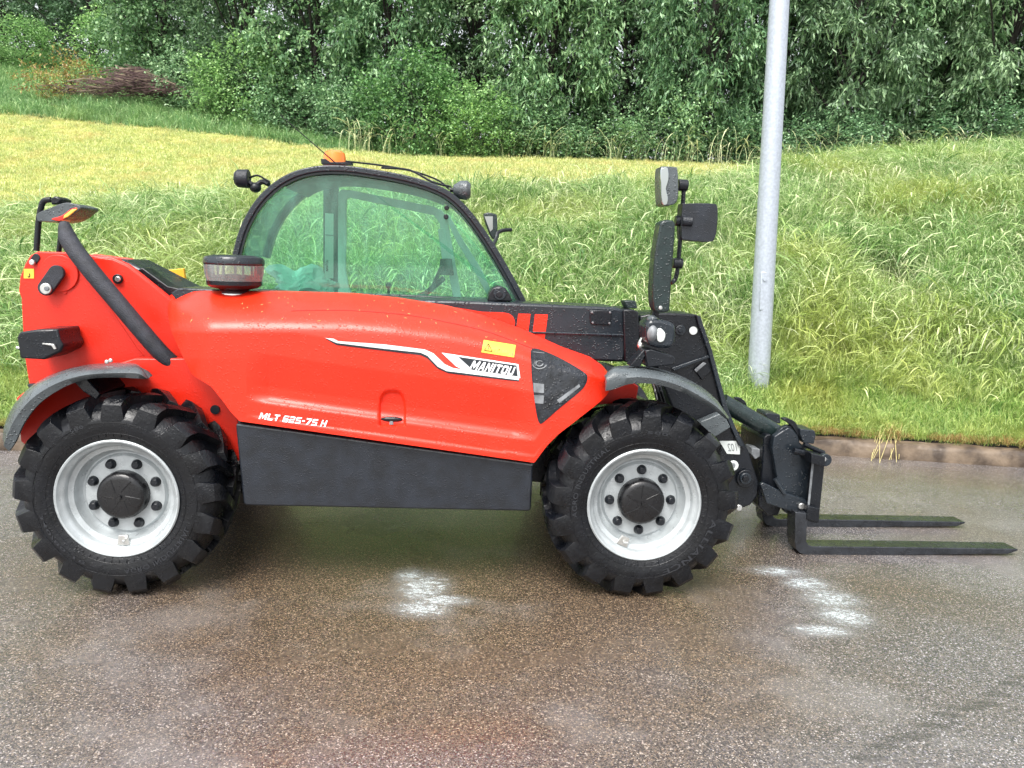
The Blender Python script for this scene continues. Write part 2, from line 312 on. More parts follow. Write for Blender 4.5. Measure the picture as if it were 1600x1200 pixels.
# ------------------------------------------------------------ wet asphalt
def asphalt():
    m = bpy.data.materials.new('wet_asphalt'); m.use_nodes = True; t = m.node_tree; N = t.nodes.new; L = t.links.new
    b = t.nodes['Principled BSDF']; g = N('ShaderNodeNewGeometry'); P = g.outputs['Position']
    def nz(scale, det=4, rough=.5, vec=P, dist=0):
        n = N('ShaderNodeTexNoise'); n.inputs['Scale'].default_value = scale; n.inputs['Detail'].default_value = det
        n.inputs['Roughness'].default_value = rough; n.inputs['Distortion'].default_value = dist; L(vec, n.inputs['Vector']); return n.outputs['Fac']
    def rng_(v, a, b_, c, d, smooth=True):
        r = N('ShaderNodeMapRange'); r.interpolation_type = 'SMOOTHSTEP' if smooth else 'LINEAR'
        for i, q in enumerate((a, b_, c, d)): r.inputs[i+1].default_value = q
        L(v, r.inputs[0]); return r.outputs[0]
    def mix(f, a, b_, mode='MIX'):
        x = N('ShaderNodeMix'); x.data_type = 'RGBA'; x.blend_type = mode
        if hasattr(f, 'node'): L(f, x.inputs[0])
        else: x.inputs[0].default_value = f
        for i, q in ((6, a), (7, b_)):
            if hasattr(q, 'node'): L(q, x.inputs[i])
            else: x.inputs[i].default_value = (*q, 1)
        return x.outputs[2]
    def math_(op, a, b_):
        x = N('ShaderNodeMath'); x.operation = op
        for i, q in ((0, a), (1, b_)):
            if hasattr(q, 'node'): L(q, x.inputs[i])
            else: x.inputs[i].default_value = q
        return x.outputs[0]
    v = N('ShaderNodeTexVoronoi'); v.inputs['Scale'].default_value = 215; L(P, v.inputs['Vector'])   # chippings, about a centimetre
    sep = N('ShaderNodeSeparateColor'); L(v.outputs['Color'], sep.inputs[0])
    chip = N('ShaderNodeValToRGB'); cr_ = chip.color_ramp; cr_.interpolation = 'CONSTANT'
    cr_.elements[0].color = (.060, .055, .058, 1); cr_.elements[1].position = .30; cr_.elements[1].color = (.13, .12, .115, 1)
    for p_, c_ in ((.52, (.19, .172, .162)), (.70, (.26, .22, .19)), (.84, (.185, .17, .195)), (.92, (.46, .44, .44))):
        e = cr_.elements.new(p_); e.color = (*c_, 1)
    L(sep.outputs[0], chip.inputs[0])
    v2 = N('ShaderNodeTexVoronoi'); v2.inputs['Scale'].default_value = 215; v2.feature = 'DISTANCE_TO_EDGE'; L(P, v2.inputs['Vector'])
    edge = rng_(v2.outputs['Distance'], .0, .16, .35, 1)
    col = mix(edge, (.040, .037, .039), chip.outputs[0])
    dsx = N('ShaderNodeVectorMath'); dsx.operation = 'MULTIPLY_ADD'; L(P, dsx.inputs[0]); dsx.inputs[1].default_value = (.42, .55, 0); dsx.inputs[2].default_value = (.12, -1.85, 0)
    dln = N('ShaderNodeVectorMath'); dln.operation = 'LENGTH'; L(dsx.outputs[0], dln.inputs[0])
    silt = rng_(math_('ADD', dln.outputs['Value'], math_('MULTIPLY', nz(1.1, 5, .6, dist=.6), 1.1)), 1.0, 1.65, 1, 0)      # silt washed together under and before the machine
    big = math_('MAXIMUM', silt, math_('MULTIPLY', rng_(nz(.55, 4, .55, dist=.6), .52, .66, 0, 1), .5))
    col = mix(math_('MULTIPLY', big, .8), col, (.82, .60, .34), 'MULTIPLY')        # brown silt film
    big2 = rng_(nz(1.3, 5, .6), .5, .68, 0, 1)
    col = mix(math_('MULTIPLY', big2, .30), col, (.30, .285, .28))
    # sky glare on the wet surface, painted as two pale streaky patches
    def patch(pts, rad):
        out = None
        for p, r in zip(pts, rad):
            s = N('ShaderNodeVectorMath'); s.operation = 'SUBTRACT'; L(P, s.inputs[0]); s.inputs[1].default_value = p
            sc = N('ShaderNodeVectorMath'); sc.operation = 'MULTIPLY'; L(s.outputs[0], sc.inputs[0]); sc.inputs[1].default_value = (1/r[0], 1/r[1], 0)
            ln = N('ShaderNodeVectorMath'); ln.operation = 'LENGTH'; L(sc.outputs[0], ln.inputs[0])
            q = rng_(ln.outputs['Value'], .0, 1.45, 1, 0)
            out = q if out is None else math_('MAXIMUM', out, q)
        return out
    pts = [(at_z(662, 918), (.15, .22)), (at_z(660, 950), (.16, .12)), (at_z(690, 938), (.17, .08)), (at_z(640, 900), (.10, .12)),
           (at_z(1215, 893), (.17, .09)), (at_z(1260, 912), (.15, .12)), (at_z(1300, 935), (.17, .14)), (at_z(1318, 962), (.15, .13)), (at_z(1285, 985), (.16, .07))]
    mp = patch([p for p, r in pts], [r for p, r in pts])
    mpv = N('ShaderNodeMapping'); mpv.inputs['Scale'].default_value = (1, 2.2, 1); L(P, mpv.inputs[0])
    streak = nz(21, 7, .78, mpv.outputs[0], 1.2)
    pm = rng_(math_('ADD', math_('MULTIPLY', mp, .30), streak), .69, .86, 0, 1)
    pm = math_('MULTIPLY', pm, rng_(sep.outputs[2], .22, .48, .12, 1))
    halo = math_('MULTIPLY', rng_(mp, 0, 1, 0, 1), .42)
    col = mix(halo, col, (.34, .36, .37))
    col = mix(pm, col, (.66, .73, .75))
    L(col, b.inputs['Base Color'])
    crk = None                                   # grit line washed across the lower right
    for q_ in range(16):
        f_ = q_/15; p = at_z(1660-300*f_, 1035+145*f_+7*math.sin(q_*1.3)); e_ = patch([p], [(.085, .028)]); crk = e_ if crk is None else math_('MAXIMUM', crk, e_)
    crk = rng_(math_('ADD', crk, math_('MULTIPLY', nz(30, 5, .7), .95)), .92, 1.25, 0, .5)
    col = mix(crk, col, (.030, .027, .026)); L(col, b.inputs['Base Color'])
    wet = rng_(nz(.9, 5, .6, dist=.4), .36, .62, 0, 1)
    rg = math_('SUBTRACT', .32, math_('MULTIPLY', wet, .16))
    L(rg, b.inputs['Roughness']); b.inputs['Specular IOR Level'].default_value = .62
    b.inputs['Coat Weight'].default_value = .0
    L(math_('ADD', math_('MULTIPLY', wet, .35), .65), b.inputs['Coat Weight']); b.inputs['Coat Roughness'].default_value = .11; b.inputs['Coat IOR'].default_value = 1.5
    hgt = math_('ADD', math_('MULTIPLY', edge, .9), math_('MULTIPLY', sep.outputs[1], .8))
    bp = N('ShaderNodeBump'); bp.inputs['Strength'].default_value = .45; bp.inputs['Distance'].default_value = .003; L(hgt, bp.inputs['Height'])
    L(bp.outputs[0], b.inputs['Normal'])
    bp2 = N('ShaderNodeBump'); bp2.inputs['Strength'].default_value = .22; bp2.inputs['Distance'].default_value = .004; L(math_('ADD', hgt, nz(40, 3)), bp2.inputs['Height'])
    L(bp2.outputs[0], b.inputs['Coat Normal'])
    return m
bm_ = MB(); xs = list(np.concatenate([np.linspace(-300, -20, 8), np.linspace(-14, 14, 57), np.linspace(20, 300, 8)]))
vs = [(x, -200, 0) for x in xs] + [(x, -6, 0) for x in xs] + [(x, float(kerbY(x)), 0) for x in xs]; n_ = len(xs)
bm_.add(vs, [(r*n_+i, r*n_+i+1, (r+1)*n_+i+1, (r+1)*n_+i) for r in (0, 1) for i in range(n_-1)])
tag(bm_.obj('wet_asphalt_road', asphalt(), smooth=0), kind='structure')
# kerb of stones, 1 m each
M['kerb'] = mat('kerb_stone', (.085, .055, .034), .5, var=.5, vscale=7, bump=1.0, bscale=35, rvar=.2, col2=(.17, .125, .085))
kerb = empty('kerb'); tag(kerb, kind='structure')
def kerb_piece(x0, x1, name='kerb_stone'):
    k = MB(); n = 15; vs = []
    for i in range(n):
        x = x0+(x1-x0)*i/(n-1); y = float(kerbY(x))
        j = lambda s: noise.noise((x*5, s*3.3, 1))*.018 + noise.noise((x*17, s*3.3, 4))*.008
        vs += [(x, y+.002+j(1), -.02), (x, y+.004+j(2), .085), (x, y+.022+j(3), .118+j(4)), (x, y+.12, .128+j(5)*.5), (x, y+.14, -.02)]
    fs = [(i*5+a, i*5+a+1, i*5+a+6, i*5+a+5) for i in range(n-1) for a in range(4)] + [(0, 1, 2, 3, 4), tuple((n-1)*5+a for a in (4, 3, 2, 1, 0))]
    return k.add(vs, fs).obj(name, 'kerb', kerb, smooth=50)
x = -9.0
while x < 11: kerb_piece(x+.0015, x+.9985); x += 1
for a, b_ in ((-300, -9.0015), (11.0015, 300)): tag(kerb_piece(a, b_, 'kerb_run'), kind='stuff')

# ------------------------------------------------------------ grasses
def bladecol(name, c1, c2, c3, pscale=.35, rough=.5, yel=(.30, .30, .06), yamt=.5, trans=.35, sat=1.0, val=1.0):
    m = bpy.data.materials.new(name); m.use_nodes = True; t = m.node_tree; t.nodes.clear(); N = t.nodes.new; L = t.links.new
    o = N('ShaderNodeOutputMaterial'); g = N('ShaderNodeNewGeometry')
    r = N('ShaderNodeValToRGB'); e = r.color_ramp.elements; e[0].color = (*c1, 1); e[1].color = (*c3, 1); e[1].position = .95; q = e.new(.55); q.color = (*c2, 1)
    L(g.outputs['Random Per Island'], r.inputs[0])
    n = N('ShaderNodeTexNoise'); n.inputs['Scale'].default_value = pscale; n.inputs['Detail'].default_value = 4; L(g.outputs['Position'], n.inputs['Vector'])
    mr = N('ShaderNodeMapRange'); mr.inputs[1].default_value = .48; mr.inputs[2].default_value = .68; mr.inputs[4].default_value = yamt; L(n.outputs['Fac'], mr.inputs[0])
    mx = N('ShaderNodeMix'); mx.data_type = 'RGBA'; L(mr.outputs[0], mx.inputs[0]); L(r.outputs[0], mx.inputs[6]); mx.inputs[7].default_value = (*yel, 1)
    oi = N('ShaderNodeObjectInfo'); vr = N('ShaderNodeMapRange'); vr.inputs[3].default_value = .78*val; vr.inputs[4].default_value = 1.22*val; L(oi.outputs['Random'], vr.inputs[0])
    hv = N('ShaderNodeHueSaturation'); hv.inputs['Saturation'].default_value = sat; L(mx.outputs[2], hv.inputs['Color']); L(vr.outputs[0], hv.inputs['Value'])
    hr = N('ShaderNodeMapRange'); hr.inputs[3].default_value = .515; hr.inputs[4].default_value = .488; L(oi.outputs['Random'], hr.inputs[0]); L(hr.outputs[0], hv.inputs['Hue']); mx_out = hv.outputs[0]
    p = N('ShaderNodeBsdfPrincipled'); p.inputs['Roughness'].default_value = rough; p.inputs['Specular IOR Level'].default_value = .45; L(mx_out, p.inputs['Base Color'])
    tl = N('ShaderNodeBsdfTranslucent'); L(mx_out, tl.inputs[0])
    ms = N('ShaderNodeMixShader'); ms.inputs[0].default_value = trans; L(p.outputs[0], ms.inputs[1]); L(tl.outputs[0], ms.inputs[2]); L(ms.outputs[0], o.inputs[0])
    return m
M['tall'] = bladecol('tall_grass_blades', (.095, .20, .050), (.27, .43, .13), (.78, .88, .50), .45, .36, (.50, .53, .13), .6)
M['verge'] = bladecol('verge_grass_blades', (.12, .24, .045), (.25, .40, .085), (.52, .62, .22), .8, .45, (.38, .38, .08), .6)
M['stub'] = bladecol('mown_stubble', (.30, .39, .11), (.50, .56, .20), (.74, .74, .38), .9, .6, (.66, .54, .24), .75)
M['rough'] = bladecol('rough_grass_blades', (.11, .24, .085), (.20, .38, .13), (.42, .58, .27), .4, .5, (.22, .32, .09), .4)
M['stem'] = bladecol('seeding_stems', (.40, .48, .22), (.58, .64, .36), (.80, .80, .54), .6, .5, (.50, .45, .22), .3)
def tuft(nb, L0, L1, rad, width, droop, seedhead, m, lean=.5, wind=.6, seg=6, rs=0):
    r_ = random.Random(rs); vs = []; fs = []
    for b in range(nb):
        a = r_.uniform(0, 6.28); rr = rad*math.sqrt(r_.random()); bx, by = rr*math.cos(a), rr*math.sin(a)
        az = r_.uniform(0, 6.28); dx, dy = math.cos(az)+wind, math.sin(az); q = math.hypot(dx, dy) or 1; dx, dy = dx/q, dy/q
        Ln = r_.uniform(L0, L1); ln = lean*r_.uniform(.3, 1.2); dr = droop*r_.uniform(.4, 1.3); w_ = width*r_.uniform(.7, 1.3)
        head = r_.random() < seedhead; k = len(vs); px_, pz = 0., 0.; ang = r_.uniform(.02, .25)
        sx, sy = -dy, dx
        tw = r_.uniform(-.8, .8)
        for i in range(seg+1):
            t = i/seg
            ww = w_*(1-.85*t**1.6) if not head else (w_*.55 if t < .68 else w_*(1.9 if i < seg else .5))
            ca, sa = math.cos(tw), math.sin(tw)
            vs += [(bx+dx*px_-sx*ww*ca, by+dy*px_-sy*ww*ca, pz-ww*sa*.5), (bx+dx*px_+sx*ww*ca, by+dy*px_+sy*ww*ca, pz+ww*sa*.5)]
            ang2 = ang + ln*t*1.3 + dr*t*t*1.9
            px_ += Ln/seg*math.sin(ang2); pz += Ln/seg*math.cos(ang2)
            if pz < .0: pz = .0
        fs += [(k+2*i, k+2*i+1, k+2*i+3, k+2*i+2) for i in range(seg)]
    me = bpy.data.meshes.new('tuft'); me.from_pydata(vs, [], fs); me.materials.append(M[m]); me.polygons.foreach_set('use_smooth', [True]*len(fs))
    return bpy.data.objects.new('tuft', me)
def scatter_tree(coll):
    t = bpy.data.node_groups.new('scatter', 'GeometryNodeTree')
    t.interface.new_socket('Geometry', in_out='INPUT', socket_type='NodeSocketGeometry'); t.interface.new_socket('Geometry', in_out='OUTPUT', socket_type='NodeSocketGeometry')
    N = t.nodes.new; L = t.links.new; i = N('NodeGroupInput'); o = N('NodeGroupOutput')
    iop = N('GeometryNodeInstanceOnPoints'); ci = N('GeometryNodeCollectionInfo'); ci.inputs[0].default_value = coll
    ci.inputs['Separate Children'].default_value = True; ci.inputs['Reset Children'].default_value = True
    def na(nm, ty): a = N('GeometryNodeInputNamedAttribute'); a.data_type = ty; a.inputs[0].default_value = nm; return [s for s in a.outputs if s.enabled and s.name == 'Attribute'][0]
    L(i.outputs[0], iop.inputs['Points']); L(ci.outputs[0], iop.inputs['Instance']); iop.inputs['Pick Instance'].default_value = True
    L(na('idx', 'INT'), iop.inputs['Instance Index']); L(na('rot', 'FLOAT_VECTOR'), iop.inputs['Rotation']); L(na('scl', 'FLOAT_VECTOR'), iop.inputs['Scale'])
    L(iop.outputs[0], o.inputs[0]); return t
def scatter(name, pts, rot, scl, idx, protos):
    coll = bpy.data.collections.new(name+'_kinds')
    for p in protos: coll.objects.link(p)
    me = bpy.data.meshes.new(name); me.from_pydata(pts.tolist(), [], [])
    me.attributes.new('rot', 'FLOAT_VECTOR', 'POINT').data.foreach_set('vector', rot.astype(np.float32).ravel())
    me.attributes.new('scl', 'FLOAT_VECTOR', 'POINT').data.foreach_set('vector', scl.astype(np.float32).ravel())
    me.attributes.new('idx', 'INT', 'POINT').data.foreach_set('value', idx.astype(np.int32))
    o = bpy.data.objects.new(name, me); COL.objects.link(o); md = o.modifiers.new('scatter', 'NODES'); md.node_group = scatter_tree(coll)
    return o
def nfield(x, y, s, z=0): return np.array([noise.noise((a*s, b*s, z)) for a, b in zip(x, y)])
def spread(n, y0, y1, side=2.5, uw=.76):
    Y = y0+(y1-y0)*rng.random(n); X = (rng.random(n)*2-1)*(Y*uw+side); return X, Y
def place(name, X, Y, protos, s0, s1, tilt=.15, windang=0., windvar=1.2, sink=.02, hs=None):
    n = len(X); Z = tz(X, Y)-sink; wv = windang + windvar*2.2*nfield(X, Y, .45, 5) + rng.normal(0, .7, n)
    sc = s0+(s1-s0)*rng.random(n)
    if hs is not None: sc = sc*hs
    rot = np.stack([rng.normal(0, tilt, n), rng.normal(0, tilt, n), wv], 1)
    return scatter(name, np.stack([X, Y, Z], 1), rot, np.stack([sc, sc, sc*(.85+.3*rng.random(n))], 1), rng.integers(0, len(protos), n), protos)
tallp = [tuft(46, .38, .70, .13, .0032, 1.0, .22, 'tall', .55, .5, 7, 10+i) for i in range(5)] + \
        [tuft(40, .45, .80, .12, .0034, 1.5, .5, 'tall', .8, 1.1, 7, 20+i) for i in range(3)]
X, Y = spread(17000, 6.2, 16.0, 1.5); k = kerbY(X)
keep = (Y > k+1.0+.15*np.sin(X*3)) & (Y < tall_edge(X, Y)+rng.normal(0, .25, len(X))); X, Y = X[keep], Y[keep]; k = kerbY(X)
hsc = np.clip(.55+(Y-k-1.0)*.45, .55, 1.0)*(1+.35*nfield(X, Y, .8, 2)); hsc = hsc*np.clip(1.0-.25*(Y-tall_edge(X, Y)+1.2), .6, 1)
pX = at_Y(1185, 588, 7.0).x; dens = (nfield(X, Y, 1.3, 9) > -.42) & ~((np.abs(X-pX) < .30) & (Y < 6.85)); X, Y, hsc = X[dens], Y[dens], hsc[dens]
tag(place('tall_meadow_grass', X, Y, tallp, .75, 1.15, .22, 2.6, 1.2, .03, hsc), 'pale green tall seeding grass leaning over the bank behind the kerb', 'grass', kind='stuff')
X, Y = spread(9000, 14, 27, 2); keep = (Y < tall_edge(X, Y)) & (px_of(X, Y) > 1180); X, Y = X[keep], Y[keep]
tag(place('far_tall_grass', X, Y, tallp, .8, 1.2, .2, 2.6), 'tall seeding grass on the crest in front of the trees at the right', 'grass', kind='stuff')
vp = [tuft(40, .07, .20, .10, .0030, .9, .05, 'verge', .7, .3, 4, 40+i) for i in range(4)]
n = 9000; X = (rng.random(n)*2-1)*9; Y = kerbY(X)+.13+1.35*rng.random(n)
hsv = np.clip(.55+.5*(Y-kerbY(X)), .5, 1.3)
tag(place('verge_grass', X, Y, vp, .7, 1.2, .2, 0, 3, .01, hsv), 'short bright green grass on the strip along the kerb', 'grass', kind='stuff')
stp = [tuft(36, .03, .09, .16, .0045, .8, 0, 'stub', .8, .2, 3, 50+i) for i in range(4)]
X, Y = spread(26000, 9.5, 25.5, 3); keep = (Y > tall_edge(X, Y)-.3) & (Y < mown_edge(X, Y)+.2*rng.normal(size=len(X))); X, Y = X[keep], Y[keep]
tag(place('mown_field_grass', X, Y, stp, .8, 1.5, .2, 0, 3, .0), 'yellowish mown grass of the field between bank and trees', 'grass', kind='stuff')
rp = [tuft(34, .15, .42, .16, .0055, .9, .1, 'rough', .6, .3, 5, 60+i) for i in range(4)]
X, Y = spread(16000, 21, 42, 2); keep = (Y > mown_edge(X, Y)) & (px_of(X, Y) < 760+rng.normal(0, 40, len(X))); X, Y = X[keep], Y[keep]
tag(place('rough_grass', X, Y, rp, .8, 1.5, .2), 'rough green grass beyond the mown field at the left', 'grass', kind='stuff')
sp_ = [tuft(4, .6, 1.15, .2, .0065, .9, .9, 'stem', .35, .4, 8, 70+i) for i in range(5)]
Y = 12+14*rng.random(900); X = (rng.random(900)*2-1)*Y*.75; d = Y-mown_edge(X, Y); keep = ((np.abs(d+.2) < .5) & (px_of(X, Y) > 520)); 
X, Y = X[keep], Y[keep]
X2 = np.linspace(-5.0, 14, 110)+rng.normal(0, .2, 110); Y2 = np.array([float(mown_edge(np.array([x]), np.array([22.5]))[0]) for x in X2])+rng.normal(0, .4, 110)
X, Y = np.concatenate([X, X2]), np.concatenate([Y, Y2])
tag(place('seeding_stems', X, Y, sp_, .8, 1.5, .1), 'pale seeding grass stems standing at the foot of the trees', 'grass', kind='stuff')
sp2 = [tuft(8, .45, .95, .25, .0034, 1.6, .9, 'stem', .7, .8, 9, 80+i) for i in range(5)]
X, Y = spread(6500, 7.2, 15, 1); keep = (Y < tall_edge(X, Y)) & (Y > kerbY(X)+1.7); X, Y = X[keep], Y[keep]
tag(place('bank_seed_stems', X, Y, sp2, .55, 1.05, .3, 2.6, 1.0), 'pale seed heads nodding above the tall grass of the bank', 'grass', kind='stuff')
M['dead'] = bladecol('dead_edge_grass', (.20, .10, .03), (.34, .22, .07), (.50, .42, .16), 2.5, .6, (.22, .30, .06), .6)
dp = [tuft(26, .05, .14, .07, .0030, 1.3, 0, 'dead', .9, .2, 4, 90+i) for i in range(3)]
n = 1100; X = (rng.random(n)*2-1)*8; Y = kerbY(X)+.115+.05*rng.random(n)
tag(place('withered_edge_grass', X, Y, dp, .35, .75, .35, 0, 3, -.005), 'withered brown grass creeping over the kerb edge', 'grass', kind='stuff')
# dead stalks hanging over the kerb
M['straw'] = mat('straw', (.45, .38, .15), .6, var=.2, vscale=20)
st = MB(); c0 = at_z(1400, 668, .2)
for i in range(11):
    a = random.uniform(-1, 1); b0 = c0+Vector((random.uniform(-.06, .12), .12, .02)); e0 = at_z(1372+random.uniform(-14, 40), 718+random.uniform(-4, 8), .01)
    st.tube(smoothline([b0, (b0+e0)/2+Vector((a*.05, -.02, .08)), e0], 4), .0022, 4)
tag(st.obj('straw_wisps', 'straw'), 'dry straw stalks hanging over the kerb right of the forks', 'straw', kind='stuff')

# ------------------------------------------------------------ trees and bushes
def leafmat(name, c1, c2, c3, trans=.3, rough=.36):
    m = bladecol(name, c1, c2, c3, .5, rough, tuple(c*.8 for c in c2), .3, trans, .92, 1.28); return m  # distance haze put into the leaf colour: paler and less saturated
M['leaf_a'] = leafmat('dark_leaves', (.042, .088, .040), (.095, .18, .082), (.28, .42, .22))
M['leaf_b'] = leafmat('mid_green_leaves', (.050, .12, .048), (.13, .26, .11), (.36, .54, .27))
M['leaf_c'] = leafmat('light_green_leaves', (.06, .15, .04), (.14, .29, .085), (.32, .53, .18))
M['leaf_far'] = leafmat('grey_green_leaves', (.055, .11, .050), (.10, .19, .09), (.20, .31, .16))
M['leaf_dry'] = leafmat('withered_leaves', (.16, .09, .02), (.26, .20, .05), (.22, .30, .06))
M['bark'] = mat('bark', (.022, .019, .016), .9, var=.4, vscale=8, bump=1, bscale=20)
M['twig'] = mat('dead_twigs', (.085, .040, .050), .8, var=.4, vscale=5, col2=(.16, .10, .09))
M['twig2'] = mat('grey_dead_branches', (.22, .17, .12), .8, var=.3, vscale=5)
def crown_mesh(name, rs, w_, d_, h_, nclump, per, leafL, leafW, droop, m, lowfill=True):
    """clumps of leafy shoots spread through an uneven crown; z from 0 to h_"""
    g = np.random.default_rng(rs); V_ = []
    C = []
    while len(C) < nclump:
        p = g.uniform(-1, 1, 3); q = np.linalg.norm(p)
        if q > 1 or (q < .62 and g.random() < .8): continue
        s = 1+.22*noise.noise((p[0]*2+rs, p[1]*2, p[2]*2)); C.append((p[0]*w_*s, p[1]*d_*s, h_/2+p[2]*h_/2*s))
    C = np.array(C); n = nclump*per
    ci = np.repeat(np.arange(nclump), per); ctr = C[ci]
    crad = g.uniform(.25, .62, nclump)[ci]
    # leaves sit along shoots
    nsh = max(4, per//9); shoot = g.integers(0, nsh, n); key = ci*1000+shoot
    sdirs = g.normal(size=(nclump*1000 if False else nclump, nsh, 3)); sdirs[..., 2] = sdirs[..., 2]*.7+.15
    out = C-np.array([0, 0, h_*.45]); out /= (np.linalg.norm(out, axis=1, keepdims=True)+1e-6)
    sdirs += out[:, None, :]*.7; sdirs /= np.linalg.norm(sdirs, axis=2, keepdims=True)
    sd_ = sdirs[ci, shoot]; t = g.random(n)**.6
    pos = ctr + sd_*(t*crad*1.5)[:, None]; pos[:, 2] -= droop*t**2*crad*.9
    pos += g.normal(0, .035, (n, 3))
    dr = sd_*.6 + g.normal(0, .75, (n, 3)); dr[:, 2] -= droop*1.0; dr /= np.linalg.norm(dr, axis=1, keepdims=True)
    up = g.normal(0, .45, (n, 3)); up[:, 2] += 1; side = np.cross(dr, up); side /= (np.linalg.norm(side, axis=1, keepdims=True)+1e-6)
    nrm = np.cross(side, dr)
    L_ = leafL*g.uniform(.6, 1.25, n)[:, None]; W_ = leafW*g.uniform(.7, 1.2, n)[:, None]
    a = pos; b = pos+dr*L_*.45+side*W_-nrm*W_*.25; c = pos+dr*L_-nrm*L_*.12; d = pos+dr*L_*.45-side*W_-nrm*W_*.25
    vs = np.stack([a, b, c, d], 1).reshape(-1, 3); vs[:, 2] = np.maximum(vs[:, 2], .02)
    me = bpy.data.meshes.new(name); me.vertices.add(len(vs)); me.vertices.foreach_set('co', vs.astype(np.float32).ravel())
    i4 = np.arange(n)*4; tri = np.stack([i4, i4+1, i4+2, i4, i4+2, i4+3], 1).reshape(-1)
    me.loops.add(len(tri)); me.loops.foreach_set('vertex_index', tri.astype(np.int32))
    me.polygons.add(2*n); me.polygons.foreach_set('loop_start', np.arange(0, 6*n, 3, dtype=np.int32))
    me.update(calc_edges=True); me.materials.append(M[m]); return me, C
def trunk_builder(C, h_, r0, rs):
    g = random.Random(rs); t = MB(); top = Vector((g.uniform(-.3, .3), g.uniform(-.3, .3), h_*.8))
    main = smoothline([(0, 0, -.3), (g.uniform(-.15, .15), g.uniform(-.1, .1), h_*.25), (g.uniform(-.3, .3), 0, h_*.5), top], 4)
    t.tube(main, [r0*(1-.8*i/(len(main)-1)) for i in range(len(main))], 8)
    for c in C[::max(1, len(C)//16)]:
        c = Vector(c); s = main[min(len(main)-1, int(len(main)*max(.08, c.z/h_*.55)))]
        t.tube(smoothline([s, (s+c)/2+Vector((0, 0, -.1)), c], 3), [r0*.32]*3+[r0*.2]*3+[r0*.08], 5, False)
    return t
kinds = {}
for nm, args in dict(
        droop=(1, 2.3, 1.9, 9.5, 170, 210, .20, .027, .75, 'leaf_a'), droop2=(2, 2.1, 1.9, 8.5, 170, 200, .19, .029, .7, 'leaf_b'),
        dark=(3, 2.6, 2.0, 10.0, 190, 190, .14, .038, .35, 'leaf_a'), mid=(4, 2.2, 1.8, 7.5, 150, 190, .13, .040, .3, 'leaf_b'),
        far=(5, 3.2, 2.4, 9.0, 160, 140, .16, .05, .3, 'leaf_far'),
        shrub=(6, 1.25, .9, 2.3, 60, 170, .085, .030, .2, 'leaf_c'), shrub2=(7, 1.1, .9, 1.7, 50, 170, .08, .028, .25, 'leaf_b'),
        dry=(8, .9, .6, .9, 26, 110, .09, .02, .3, 'leaf_dry')).items():
    rs, w_, d_, h_, nc_, per, ll, lw, dp, mt = args
    me, C = crown_mesh('crown', rs, w_, d_, h_, nc_, per, ll, lw, dp, mt)
    tk = trunk_builder(C, h_, .035 if h_ < 3 else .13, rs).obj('trunk', 'bark', None, smooth=60)
    kinds[nm] = (me, tk.data); bpy.data.objects.remove(tk)
def tree(kind, px, Y, name, label, cat, group, s=1, sz=1, sink=.1, rz=None):
    X = (px-808)/1200*Y; z = float(tz(np.array([X]), np.array([Y]))[0])-sink
    t = empty(name, (X, Y, z), rz if rz is not None else random.uniform(0, 6.28)); t.scale = (s, s, sz)
    me, tk = kinds[kind]
    for nm, d in (('crown', me), ('trunk', tk)):
        o = bpy.data.objects.new(nm, d); COL.objects.link(o); o.parent = t
    return tag(t, label, cat, group)
G = 'trees along the far edge of the field'
T = [ # kind, px, Y, label
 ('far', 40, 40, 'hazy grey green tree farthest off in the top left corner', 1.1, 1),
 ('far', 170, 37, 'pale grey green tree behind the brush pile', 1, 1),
 ('mid', 270, 31, 'mid green tree standing right behind the purple brush pile', 1.15, 1.15),
 ('dark', 400, 27.5, 'dark broad tree behind the whip aerial of the cab', 1, 1),
 ('mid', 500, 26, 'mid green tree above the orange cab beacon', 1.1, 1.2),
 ('droop2', 610, 25.5, 'grey green drooping tree behind the cab roof, left of the light shrub', 1, 1.1),
 ('dark', 740, 26, 'dark tree behind the light green shrub in the middle', 1, 1),
 ('droop2', 850, 25, 'tree with hanging leaves behind the field, midway between cab and lamp pole', 1.05, 1.15),
 ('dark', 960, 26, 'dark leafy tree above the boom end', 1, 1.05),
 ('droop2', 1085, 23.8, 'lighter drooping tree just left of the lamp pole', .95, 1.1),
 ('droop', 1195, 24.6, 'dark drooping tree directly behind the lamp pole', 1, 1),
 ('droop', 1300, 23, 'drooping tree first to the right of the lamp pole', .95, 1.05),
 ('droop2', 1410, 23.8, 'tree with hanging leaves above the fork tips', 1, 1.1),
 ('droop', 1530, 22.6, 'dark drooping tree near the right edge of the photo', 1, 1.05),
 ('droop2', 1650, 22.5, 'drooping tree cut by the right edge of the photo', 1, 1.1),
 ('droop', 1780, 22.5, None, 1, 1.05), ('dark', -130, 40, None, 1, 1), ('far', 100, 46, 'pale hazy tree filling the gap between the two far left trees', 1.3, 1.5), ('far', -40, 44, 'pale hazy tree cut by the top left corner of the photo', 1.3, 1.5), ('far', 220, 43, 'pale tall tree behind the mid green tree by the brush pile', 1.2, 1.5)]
for k_, px, Y, lab, s, sz in T:
    tree(k_, px, Y, 'tree', lab or 'dark tree beyond the %s edge of the photo' % ('right' if px > 800 else 'left'), 'tree', G, s, sz)
for i, (px, Y) in enumerate(((330, 33), (480, 31), (660, 30.5), (800, 31), (930, 31), (1050, 29.5), (1160, 30), (1270, 28.5), (1380, 28), (1490, 28), (1600, 27.5), (1720, 27.5))):
    tree('dark', px, Y, 'tree', 'dark tree of the rear row, seen only in the gaps of the front trees', 'tree', 'rear row of trees', 1.15, 1.15)
GS = 'shrubs at the foot of the trees'
